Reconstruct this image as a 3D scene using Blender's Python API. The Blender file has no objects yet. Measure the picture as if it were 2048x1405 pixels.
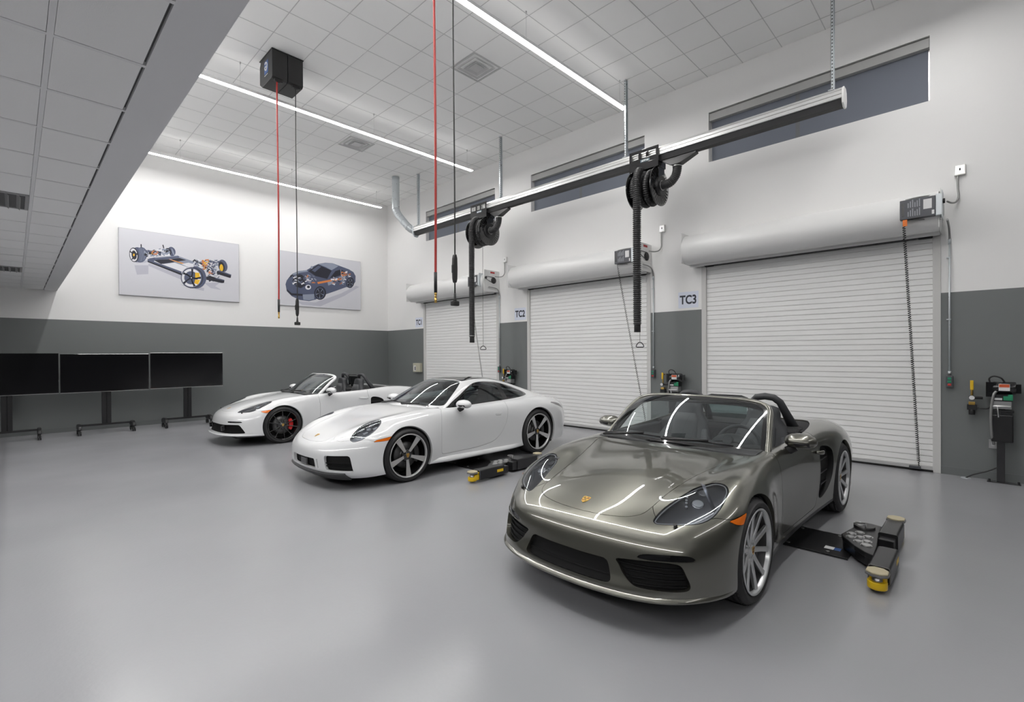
import bpy, bmesh, math, random
import numpy as np
from mathutils import Vector, Matrix
C = bpy.context.scene.collection
PI = math.pi
random.seed(7)
# ------------------------------------------------------------------ camera
TH, PITCH, ROLL = 0.7733, -0.0054, -0.0052
F = Vector((math.cos(TH), math.sin(TH), 0)); R = Vector((math.sin(TH), -math.cos(TH), 0)); Uz = Vector((0, 0, 1))
F2 = F*math.cos(PITCH) + Uz*math.sin(PITCH); U2 = Uz*math.cos(PITCH) - F*math.sin(PITCH)
R3 = R*math.cos(ROLL) + U2*math.sin(ROLL); U3 = U2*math.cos(ROLL) - R*math.sin(ROLL)
cam_d = bpy.data.cameras.new('camera'); cam = bpy.data.objects.new('camera', cam_d); C.objects.link(cam)
cam.matrix_world = Matrix(((R3.x, U3.x, -F2.x, 0), (R3.y, U3.y, -F2.y, 0), (R3.z, U3.z, -F2.z, 1.59), (0, 0, 0, 1)))
cam_d.sensor_width = 36.0; cam_d.lens = 973.22/2048*36.0
cam_d.shift_y = (713.668-702.5)/2048
cam_d.clip_start = .05; cam_d.clip_end = 100
bpy.context.scene.camera = cam
# ------------------------------------------------------------------ world and exposure
w = bpy.data.worlds.new('world'); bpy.context.scene.world = w; w.use_nodes = True
w.node_tree.nodes['Background'].inputs[0].default_value = (.05, .06, .08, 1)
w.node_tree.nodes['Background'].inputs[1].default_value = .3
vs = bpy.context.scene.view_settings
vs.view_transform = 'Standard'; vs.look = 'None'; vs.exposure = 0.11; vs.gamma = 1; vs.use_curve_mapping = False
cy = bpy.context.scene.cycles
cy.use_denoising = True; cy.max_bounces = 10; cy.diffuse_bounces = 5; cy.glossy_bounces = 5; cy.transmission_bounces = 8; cy.transparent_max_bounces = 12
cy.sample_clamp_indirect = 6; cy.blur_glossy = .3; cy.caustics_reflective = False; cy.caustics_refractive = False
LAMP = 56.0            # radiance of the linear luminaires
# room planes
XW, YB, HC, HG = 8.4535, 13.8285, 6.379, 2.357      # door wall, poster wall, high ceiling, top of the grey dado
SX, SZ = .643, 2.952                                 # edge and height of the lower ceiling
X0, Y0 = -7.0, -7.0                                  # the sides out of view
# ------------------------------------------------------------------ materials
def mat(name, col, rough=.5, metal=0., coat=0., emit=None, bump=None, spec=.5, trans=0., ior=1.5, alpha=1., coat_rough=.03):
    m = bpy.data.materials.new(name); m.use_nodes = True
    b = m.node_tree.nodes['Principled BSDF']; i = b.inputs
    i['Base Color'].default_value = (*col, 1); i['Roughness'].default_value = rough; i['Metallic'].default_value = metal
    i['Coat Weight'].default_value = coat; i['Coat Roughness'].default_value = coat_rough; i['Specular IOR Level'].default_value = spec
    i['Transmission Weight'].default_value = trans; i['IOR'].default_value = ior; i['Alpha'].default_value = alpha
    if emit: i['Emission Color'].default_value = (*emit[0], 1); i['Emission Strength'].default_value = emit[1]
    if bump:
        nt = m.node_tree; scale, strength, dist = bump
        tc = nt.nodes.new('ShaderNodeTexCoord'); n = nt.nodes.new('ShaderNodeTexNoise'); bp = nt.nodes.new('ShaderNodeBump')
        n.inputs['Scale'].default_value = scale; n.inputs['Detail'].default_value = 3
        bp.inputs['Strength'].default_value = strength; bp.inputs['Distance'].default_value = dist
        nt.links.new(tc.outputs['Object'], n.inputs['Vector']); nt.links.new(n.outputs['Fac'], bp.inputs['Height']); nt.links.new(bp.outputs['Normal'], i['Normal'])
    return m
def vary(m, scale, lo, hi, key='Roughness'):
    """procedural variation of one input between two values"""
    nt = m.node_tree; b = nt.nodes['Principled BSDF']
    tc = nt.nodes.new('ShaderNodeTexCoord'); n = nt.nodes.new('ShaderNodeTexNoise'); r = nt.nodes.new('ShaderNodeMapRange')
    n.inputs['Scale'].default_value = scale; n.inputs['Detail'].default_value = 4
    r.inputs['From Min'].default_value = .3; r.inputs['From Max'].default_value = .7
    r.inputs['To Min'].default_value = lo; r.inputs['To Max'].default_value = hi
    nt.links.new(tc.outputs['Object'], n.inputs['Vector']); nt.links.new(n.outputs['Fac'], r.inputs['Value']); nt.links.new(r.outputs['Result'], b.inputs[key])
    return m
def lamp_mat(name, strength, col=(1, .985, .97)):
    m = bpy.data.materials.new(name); m.use_nodes = True; nt = m.node_tree; nt.nodes.clear()
    e = nt.nodes.new('ShaderNodeEmission'); o = nt.nodes.new('ShaderNodeOutputMaterial')
    e.inputs[0].default_value = (*col, 1); e.inputs[1].default_value = strength; nt.links.new(e.outputs[0], o.inputs[0]); return m
def glass_mat(name, tint=(.8, .88, .86), refl=.08, rough=0.0):
    """thin pane: clear with a tint, mirror-like by Fresnel"""
    m = bpy.data.materials.new(name); m.use_nodes = True; nt = m.node_tree; nt.nodes.clear()
    t = nt.nodes.new('ShaderNodeBsdfTransparent'); g = nt.nodes.new('ShaderNodeBsdfGlossy'); x = nt.nodes.new('ShaderNodeMixShader')
    lw = nt.nodes.new('ShaderNodeFresnel'); lw.inputs['IOR'].default_value = 1.5; o = nt.nodes.new('ShaderNodeOutputMaterial')
    ad = nt.nodes.new('ShaderNodeMath'); ad.operation = 'ADD'; ad.inputs[1].default_value = refl; ad.use_clamp = True
    t.inputs[0].default_value = (*tint, 1); g.inputs['Roughness'].default_value = rough; g.inputs[0].default_value = (.95, .97, 1, 1)
    nt.links.new(lw.outputs[0], ad.inputs[0]); nt.links.new(ad.outputs[0], x.inputs[0])
    nt.links.new(t.outputs[0], x.inputs[1]); nt.links.new(g.outputs[0], x.inputs[2]); nt.links.new(x.outputs[0], o.inputs[0]); return m
M = {}
M['wall'] = mat('wall_paint', (.84, .835, .825), .55, bump=(60, .05, .002))
M['dado'] = mat('dado_paint', (.165, .176, .175), .42, bump=(60, .05, .002))
M['gyp'] = mat('gypsum_paint', (.74, .74, .75), .6)
M['tile'] = mat('acoustic_tile', (.90, .90, .89), .9, bump=(220, .35, .003))
M['tbar'] = mat('ceiling_grid_paint', (.82, .82, .82), .5)
M['tline'] = mat('narrow_grid_paint', (.56, .56, .56), .5)
M['reveal'] = mat('tile_reveal', (.12, .12, .12), .9)
M['alu'] = mat('anodised_aluminium', (.80, .80, .79), .3, .7)
M['galv'] = vary(mat('galvanised_steel', (.62, .66, .68), .35, .45, bump=(25, .3, .003)), 18, .25, .5)
M['black'] = mat('black_powder_coat', (.012, .012, .013), .38)
M['gloss'] = mat('gloss_black', (.008, .008, .009), .08, coat=1)
M['rubber'] = mat('black_rubber', (.02, .02, .021), .62)
M['steel'] = mat('zinc_steel', (.6, .6, .6), .3, 1.)
M['chrome'] = mat('chrome', (.85, .85, .85), .08, 1.)
M['white_plastic'] = mat('white_plastic', (.8, .8, .78), .4)
M['lamp'] = lamp_mat('lamp_diffuser', LAMP)
M['lamp_wash'] = lamp_mat('wall_side_lamp_diffuser', LAMP*.78)
M['lamp_half'] = lamp_mat('far_lamp_diffuser', LAMP*.5)
M['lamp_up'] = lamp_mat('uplight_diffuser', LAMP*.045)
M['housing'] = mat('luminaire_housing', (.9, .9, .9), .4)
# ------------------------------------------------------------------ mesh helpers
def link(name, me, m=None, parent=None):
    o = bpy.data.objects.new(name, me); C.objects.link(o)
    for x in (m if isinstance(m, (list, tuple)) else [m]):
        if x is not None: me.materials.append(x)
    if parent: o.parent = parent
    return o
def tag(o, label, cat, group=None, kind=None):
    if label: o['label'] = label
    if cat: o['category'] = cat
    if group: o['group'] = group
    if kind: o['kind'] = kind
    return o
def thing(name, label, cat, loc=(0, 0, 0), rz=0., group=None):
    o = bpy.data.objects.new(name, None); C.objects.link(o); o.empty_display_size = .2
    o.location = loc; o.rotation_euler = (0, 0, rz); return tag(o, label, cat, group)
def struct(o): o['kind'] = 'structure'; return o
def tree_copy(o, parent=None):
    c = o.copy(); C.objects.link(c); c.parent = parent
    for ch in list(o.children): tree_copy(ch, c)
    return c
class MB:
    """collects simple solids into one mesh"""
    def __init__(s): s.v, s.f, s.m, s.cur, s.sm = [], [], [], 0, []
    def _add(s, vs, fs, smooth=False):
        b = len(s.v); s.v += [tuple(p) for p in vs]
        for f in fs: s.f.append([b+i for i in f]); s.m.append(s.cur); s.sm.append(smooth)
        return s
    def slot(s, k): s.cur = k; return s
    def box(s, x0, x1, y0, y1, z0, z1, M4=None):
        vs = [Vector((x, y, z)) for z in (z0, z1) for y in (y0, y1) for x in (x0, x1)]
        if M4: vs = [M4 @ p for p in vs]
        return s._add(vs, [(0, 2, 3, 1), (4, 5, 7, 6), (0, 1, 5, 4), (2, 6, 7, 3), (0, 4, 6, 2), (1, 3, 7, 5)])
    def cbox(s, c, d, M4=None):
        return s.box(c[0]-d[0]/2, c[0]+d[0]/2, c[1]-d[1]/2, c[1]+d[1]/2, c[2]-d[2]/2, c[2]+d[2]/2, M4)
    def prism(s, P, axis, a, b, M4=None, smooth=False):
        """closed 2D outline P extruded along an axis (0: P=(y,z); 1: P=(x,z); 2: P=(x,y)) from a to b"""
        n = len(P)
        mk = {0: lambda p, t: (t, p[0], p[1]), 1: lambda p, t: (p[0], t, p[1]), 2: lambda p, t: (p[0], p[1], t)}[axis]
        vs = [Vector(mk(p, t)) for t in (a, b) for p in P]
        if M4: vs = [M4 @ p for p in vs]
        b0 = len(s.v); s._add(vs, [tuple(range(n))[::-1], tuple(range(n, 2*n))])
        for i in range(n):
            j = (i+1) % n; s.f.append([b0+i, b0+j, b0+n+j, b0+n+i]); s.m.append(s.cur); s.sm.append(smooth)
        return s
    def ring(s, loops, closed=True, caps=(True, True), smooth=True):
        """skin consecutive point loops of equal length"""
        n = len(loops[0]); b0 = len(s.v)
        for L in loops: s.v += [tuple(p) for p in L]
        for k in range(len(loops)-1):
            for i in range(n if closed else n-1):
                j = (i+1) % n; a = b0+k*n
                s.f.append([a+i, a+j, a+n+j, a+n+i]); s.m.append(s.cur); s.sm.append(smooth)
        if caps[0]: s.f.append([b0+i for i in range(n)][::-1]); s.m.append(s.cur); s.sm.append(False)
        if caps[1]: s.f.append([b0+(len(loops)-1)*n+i for i in range(n)]); s.m.append(s.cur); s.sm.append(False)
        return s
    def tube(s, P, r, n=10, caps=(True, True), up=None, sy=1.):
        """tube along points; r a number or one per point; sy squashes the section"""
        P = [Vector(p) for p in P]; rr = r if isinstance(r, (list, tuple)) else [r]*len(P); loops = []
        T = [(P[min(i+1, len(P)-1)]-P[max(i-1, 0)]).normalized() for i in range(len(P))]
        u = Vector(up) if up else (Vector((0, 0, 1)) if abs(T[0].z) < .9 else Vector((1, 0, 0)))
        a = (u - T[0]*u.dot(T[0])).normalized()
        for p, t, q in zip(P, T, rr):
            a = (a - t*a.dot(t)).normalized(); b = t.cross(a)
            loops.append([p + (a*math.cos(2*PI*k/n) + b*math.sin(2*PI*k/n)*sy)*q for k in range(n)])
        return s.ring(loops, True, caps)
    def cyl(s, a, b, r, n=24, r2=None): return s.tube([a, b], [r, r if r2 is None else r2], n)
    def lathe(s, prof, origin, axis='z', n=32, caps=(False, False), a0=0, a1=2*PI):
        """prof: (radius, along); spun about an axis"""
        O = Vector(origin); ax = {'x': Vector((1, 0, 0)), 'y': Vector((0, 1, 0)), 'z': Vector((0, 0, 1))}[axis] if isinstance(axis, str) else Vector(axis).normalized()
        e = ax.orthogonal().normalized() if not isinstance(axis, str) else {'x': Vector((0, 1, 0)), 'y': Vector((0, 0, 1)), 'z': Vector((1, 0, 0))}[axis]
        g = ax.cross(e); full = abs(a1-a0-2*PI) < 1e-6; k = n if full else n+1
        loops = [[O + ax*h + (e*math.cos(a0+(a1-a0)*i/n) + g*math.sin(a0+(a1-a0)*i/n))*r for i in range(k)] for r, h in prof]
        return s.ring(loops, full, caps)
    def done(s, name, m=None, parent=None, bevel=0, seg=2, loc=None, fix=True):
        me = bpy.data.meshes.new(name); me.from_pydata(s.v, [], s.f); me.update()
        me.polygons.foreach_set('material_index', s.m); me.polygons.foreach_set('use_smooth', s.sm)
        if fix:
            bm = bmesh.new(); bm.from_mesh(me); bmesh.ops.recalc_face_normals(bm, faces=bm.faces)
            bm.to_mesh(me); bm.free()
        o = link(name, me, m, parent)
        if loc: o.location = loc
        if bevel:
            md = o.modifiers.new('bevel', 'BEVEL'); md.width = bevel; md.segments = seg; md.limit_method = 'ANGLE'; md.angle_limit = .6
        return o
def arc_pts(c, r, a0, a1, n, plane='xz'):
    out = []
    for i in range(n+1):
        a = a0+(a1-a0)*i/n; p, q = r*math.cos(a), r*math.sin(a)
        out.append((c[0]+p, c[1], c[2]+q) if plane == 'xz' else (c[0]+p, c[1]+q, c[2]) if plane == 'xy' else (c[0], c[1]+p, c[2]+q))
    return out
def rrect(cx, cy_, w_, h_, r, n=4):
    out = []
    for sx, sy, a0 in ((1, 1, 0), (-1, 1, PI/2), (-1, -1, PI), (1, -1, 1.5*PI)):
        for i in range(n+1):
            a = a0 + PI/2*i/n; out.append((cx+sx*(w_/2-r)+r*math.cos(a), cy_+sy*(h_/2-r)+r*math.sin(a)))
    return out
def text_mesh(txt, size, name, m, parent, M4, depth=.0015, bold=0.):
    cu = bpy.data.curves.new(name, 'FONT'); cu.body = txt; cu.size = size; cu.extrude = depth/2; cu.offset = bold; cu.align_x = 'CENTER'; cu.align_y = 'CENTER'
    t = bpy.data.objects.new(name, cu); C.objects.link(t)
    dg = bpy.context.evaluated_depsgraph_get(); me = bpy.data.meshes.new_from_object(t.evaluated_get(dg))
    bpy.data.objects.remove(t); bpy.data.curves.remove(cu)
    me.transform(M4); o = link(name, me, m, parent); return o
def surf_obj(name, S, mats, parent=None, lip=0., gap=0., keep=None, mi=0, lip_mi=None, thick=None, lipdir=None):
    """a Surf as a mesh object with its own smooth normals; lip > 0 turns the rim inward; keep(V) marks rim points that get no lip"""
    S = S.weld(); V = S.V.copy(); E = S.rim(); N = S.N
    if keep is not None and len(E):
        k = keep(V); E = E[~(k[E[:, 0]] & k[E[:, 1]])]
    if gap and len(E):
        mv = np.zeros_like(V); d = V[E[:, 1]] - V[E[:, 0]]
        inw = np.cross(N[E[:, 0]], d); inw /= np.linalg.norm(inw, axis=1, keepdims=True)+1e-12
        np.add.at(mv, E[:, 0], inw); np.add.at(mv, E[:, 1], inw)
        L = np.linalg.norm(mv, axis=1, keepdims=True); V += np.where(L > 1e-9, mv/np.maximum(L, 1e-9), 0)*gap
    faces = [tuple(t) for t in S.T.tolist()]; nv = len(V); verts = V.tolist(); nt = len(faces); mis = [mi]*nt
    ln = []
    if lip and len(E):
        ids = {}; dirs = -N if lipdir is None else np.tile(np.array(lipdir, float), (nv, 1))
        for a, b in E.tolist():
            for q in (a, b):
                if q not in ids: ids[q] = len(verts); verts.append((V[q] + dirs[q]*lip).tolist())
            faces.append((b, a, ids[a], ids[b])); mis.append(mi if lip_mi is None else lip_mi)
    me = bpy.data.meshes.new(name); me.from_pydata(verts, [], faces); me.update()
    me.polygons.foreach_set('material_index', mis); me.polygons.foreach_set('use_smooth', [True]*len(faces))
    ln = np.zeros((len(me.loops), 3)); lv = np.zeros(len(me.loops), int); me.loops.foreach_get('vertex_index', lv)
    k3 = 3*nt; ln[:k3] = N[lv[:k3]]
    for i in range(nt, len(faces)):
        p = me.polygons[i]; ln[p.loop_start:p.loop_start+p.loop_total] = p.normal
    me.normals_split_custom_set(ln.tolist())
    return link(name, me, mats, parent)
# ------------------------------------------------------------------ free-form surfaces
def bsp_matrix(n, m):
    """m samples of a clamped-end uniform cubic B-spline over n control points (ends doubled by reflection)."""
    A = np.zeros((m, n))
    for r, t in enumerate(np.linspace(0, n - 1, m)):
        i = min(int(t), n - 2); f = t - i
        w = ((1-f)**3/6, (3*f**3-6*f*f+4)/6, (-3*f**3+3*f*f+3*f+1)/6, f**3/6)
        for k in range(4):
            q = i - 1 + k
            if q < 0: A[r, 0] += 2*w[k]; A[r, 1] -= w[k]
            elif q > n - 1: A[r, n-1] += 2*w[k]; A[r, n-2] -= w[k]
            else: A[r, q] += w[k]
    return A
def net_surface(net, nu, nv, fit=3, sym=True):
    """dense grid (nu, nv, 3) of a fair surface that passes close to the net (rows along the car, columns outward from the centre plane)."""
    P = np.array(net, float)
    if sym:                                   # mirror over the centre plane so the middle is smooth
        M = P[:, :0:-1].copy(); M[:, :, 1] *= -1
        P = np.concatenate([M, P], axis=1)
    n, m = P.shape[:2]
    def fair(A, lam):
        D = np.diff(np.eye(A.shape[1]), 3, axis=0)
        return np.linalg.solve(A.T @ A + lam*D.T @ D, A.T)
    Q = np.einsum('ai,bj,ijk->abk', fair(bsp_matrix(n, n), .008), fair(bsp_matrix(m, m), .003), P)
    if sym:
        c = m//2
        t = np.linspace(c, m - 1, nv)
        full = bsp_matrix(m, (m-1)*24 + 1)
        Bv = np.array([[np.interp(tt*24, np.arange((m-1)*24+1), full[:, j]) for j in range(m)] for tt in t])
    else:
        Bv = bsp_matrix(m, nv)
    Bu = bsp_matrix(n, nu)
    G = np.einsum('ai,bj,ijk->abk', Bu, Bv, Q)
    if sym: G[:, 0, 1] = 0
    return G
def grid_normals(G, sym=True):
    H = G
    if sym:
        m = G[:, 1:2].copy(); m[..., 1] *= -1
        H = np.concatenate([m, G], axis=1)
    du, dv = np.gradient(H, axis=0), np.gradient(H, axis=1)
    N = np.cross(du, dv)
    N /= np.linalg.norm(N, axis=2, keepdims=True) + 1e-12
    return N[:, 1:] if sym else N
class Surf:
    """triangles with smooth normals and (u, v) net coordinates; split() cuts along the zero line of a function."""
    def __init__(s, V, N, UV, T): s.V, s.N, s.UV, s.T = V, N, UV, T
    @staticmethod
    def from_grid(G, sym=True, flip=False, rows=None, cols=None):
        nu, nv = G.shape[:2]
        N = grid_normals(G, sym)
        if flip: N = -N
        idx = np.arange(nu*nv).reshape(nu, nv)
        a, b, c, d = idx[:-1, :-1].ravel(), idx[1:, :-1].ravel(), idx[1:, 1:].ravel(), idx[:-1, 1:].ravel()
        T = np.concatenate([np.stack([a, b, c], 1), np.stack([a, c, d], 1)])
        uu, vv = np.meshgrid(np.linspace(0, (rows or nu) - 1, nu), np.linspace(0, (cols or nv) - 1, nv), indexing='ij')
        V = G.reshape(-1, 3).copy(); N = N.reshape(-1, 3)
        e = np.cross(V[T[:, 1]] - V[T[:, 0]], V[T[:, 2]] - V[T[:, 0]])
        if np.sum(e*N[T[:, 0]]) < 0: T = T[:, ::-1].copy()
        return Surf(V, N, np.stack([uu.ravel(), vv.ravel()], 1), T)
    def split(s, fn):
        """(part where fn < 0, part where fn > 0); fn(V, UV) -> value per vertex"""
        f = fn(s.V, s.UV); f = np.where(np.abs(f) < 1e-7, 1e-7, f)
        sg = f[s.T] > 0; cnt = sg.sum(1)
        neg, pos = [s.T[cnt == 0]], [s.T[cnt == 3]]
        X = s.T[(cnt == 1) | (cnt == 2)]
        if len(X) == 0:
            return s.sub(neg[0]), s.sub(pos[0])
        E = np.sort(np.concatenate([X[:, [0, 1]], X[:, [1, 2]], X[:, [2, 0]]]), 1)
        E = np.unique(E, axis=0); E = E[(f[E[:, 0]] > 0) != (f[E[:, 1]] > 0)]
        lo, hi = np.zeros(len(E)), np.ones(len(E)); flo = f[E[:, 0]]; fhi = f[E[:, 1]]
        A, B = s.V[E[:, 0]], s.V[E[:, 1]]; a, b = s.UV[E[:, 0]], s.UV[E[:, 1]]
        t = flo/(flo - fhi)
        for _ in range(7):
            g = fn(A + (B-A)*t[:, None], a + (b-a)*t[:, None])
            left = (g > 0) == (flo > 0)
            lo, flo2 = np.where(left, t, lo), np.where(left, g, flo)
            hi, fhi2 = np.where(left, hi, t), np.where(left, fhi, g)
            flo = np.where(left, flo2, flo); fhi = np.where(left, fhi, fhi2)
            den = flo - fhi
            t = np.where(np.abs(den) > 1e-12, lo + (hi-lo)*flo/np.where(np.abs(den) > 1e-12, den, 1), (lo+hi)/2)
            t = np.clip(t, lo, hi)
        base = len(s.V)
        V = np.concatenate([s.V, A + (B-A)*t[:, None]])
        Nn = s.N[E[:, 0]]*(1-t)[:, None] + s.N[E[:, 1]]*t[:, None]
        N = np.concatenate([s.N, Nn/np.linalg.norm(Nn, axis=1, keepdims=True)])
        UV = np.concatenate([s.UV, a + (b-a)*t[:, None]])
        key = {(int(p), int(q)): base + k for k, (p, q) in enumerate(E)}
        nt, pt = [], []
        for tri in X:
            tri = [int(q) for q in tri]
            up = [f[q] > 0 for q in tri]
            k = up.index(True) if sum(up) == 1 else up.index(False)
            p, q, r = tri[k], tri[(k+1) % 3], tri[(k+2) % 3]
            m1, m2 = key[(min(p, q), max(p, q))], key[(min(p, r), max(p, r))]
            one, two = (pt, nt) if sum(up) == 1 else (nt, pt)
            one.append((p, m1, m2)); two.append((m1, q, r)); two.append((m1, r, m2))
        cat = lambda base_, ex: np.concatenate([base_, np.array(ex, int).reshape(-1, 3)])
        S = Surf(V, N, UV, None)
        return S.sub(cat(neg[0], nt)), S.sub(cat(pos[0], pt))
    def sub(s, T):
        used, inv = np.unique(T, return_inverse=True)
        return Surf(s.V[used], s.N[used], s.UV[used], inv.reshape(-1, 3))
    def weld(s, eps=1e-5):
        """collapse sliver edges left by cutting"""
        q = np.round(s.V/eps).astype(np.int64)
        _, first, inv = np.unique(q, axis=0, return_index=True, return_inverse=True)
        T = inv.ravel()[s.T]
        ok = (T[:, 0] != T[:, 1]) & (T[:, 1] != T[:, 2]) & (T[:, 2] != T[:, 0])
        return Surf(s.V[first], s.N[first], s.UV[first], T[ok])
    def mirrored(s):
        m = np.array([1, -1, 1.])
        return Surf(s.V*m, s.N*m, s.UV.copy(), s.T[:, ::-1].copy())
    def joined(s, o):
        return Surf(np.concatenate([s.V, o.V]), np.concatenate([s.N, o.N]), np.concatenate([s.UV, o.UV]), np.concatenate([s.T, o.T + len(s.V)])).weld()
    def both(s): return s.joined(s.mirrored())
    def offset(s, d): return Surf(s.V + s.N*d, s.N, s.UV, s.T)
    def rim(s):
        """directed boundary edges"""
        T = s.T
        E = np.concatenate([T[:, [0, 1]], T[:, [1, 2]], T[:, [2, 0]]])
        k = E[:, 0].astype(np.int64)*len(s.V) + E[:, 1]; r = E[:, 1].astype(np.int64)*len(s.V) + E[:, 0]
        return E[~np.isin(k, r)]
def spline_closed(P, per=10):
    P = np.array(P, float); n = len(P); out = []
    for i in range(n):
        a, b, c, d = P[i-1], P[i], P[(i+1) % n], P[(i+2) % n]
        for t in np.arange(per)/per:
            out.append(.5*((2*b) + (c-a)*t + (2*a-5*b+4*c-d)*t*t + (3*b-3*c+d-a)*t**3))
    return np.array(out)
def spline_open(P, per=10):
    P = np.array(P, float); n = len(P)
    Q = np.concatenate([[2*P[0]-P[1]], P, [2*P[-1]-P[-2]]]); out = []
    for i in range(1, n):
        a, b, c, d = Q[i-1], Q[i], Q[i+1], Q[i+2]
        for t in np.arange(per)/per:
            out.append(.5*((2*b) + (c-a)*t + (2*a-5*b+4*c-d)*t*t + (3*b-3*c+d-a)*t**3))
    out.append(P[-1]); return np.array(out)
def poly_sd(X, P):
    """signed distance (negative inside) of 2D points X to closed polygon P"""
    out = np.full(len(X), 1e9); ins = np.zeros(len(X), bool)
    for i in range(len(P)):
        a, b = P[i], P[(i+1) % len(P)]; e = b - a; w = X - a
        h = np.clip((w @ e)/(e @ e + 1e-15), 0, 1)
        out = np.minimum(out, ((w - h[:, None]*e)**2).sum(1))
        c = ((a[1] > X[:, 1]) != (b[1] > X[:, 1]))
        with np.errstate(divide='ignore', invalid='ignore'):
            xi = (b[0]-a[0])*(X[:, 1]-a[1])/(b[1]-a[1] if b[1] != a[1] else 1e-12) + a[0]
        ins ^= c & (X[:, 0] < xi)
    return np.sqrt(out)*np.where(ins, -1, 1)
def outline3(P, per=8, depth=.25, straight=False):
    """cut function from a closed 3D outline: distance within its best plane"""
    P = np.array(P, float)
    D = P if straight else spline_closed(P, per)
    c = P.mean(0); _, _, W = np.linalg.svd(P - c)
    Q = (D - c) @ W[:2].T
    def fn(V, UV):
        w = V - c; x = w @ W[:2].T; dz = np.abs(w @ W[2])
        far = (np.abs(x) > (np.abs(Q).max(0) + .1)).any(1) | (dz > depth)
        f = np.full(len(V), .1); k = ~far
        if k.any(): f[k] = poly_sd(x[k], Q)
        return f
    return fn
def outline_xz(P, ymin=.3, per=8, straight=False):
    P = np.array(P, float); Q = P if straight else spline_closed(P, per)
    def fn(V, UV):
        f = np.full(len(V), .2); k = V[:, 1] > ymin
        if k.any(): f[k] = poly_sd(V[k][:, [0, 2]], Q)
        return f
    return fn
def outline_xy(P, zmin=.5, per=8, straight=False):
    P = np.array(P, float); Q = P if straight else spline_closed(P, per)
    def fn(V, UV):
        f = np.full(len(V), .2); k = V[:, 2] > zmin
        if k.any(): f[k] = poly_sd(V[k][:, :2], Q)
        return f
    return fn
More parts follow.
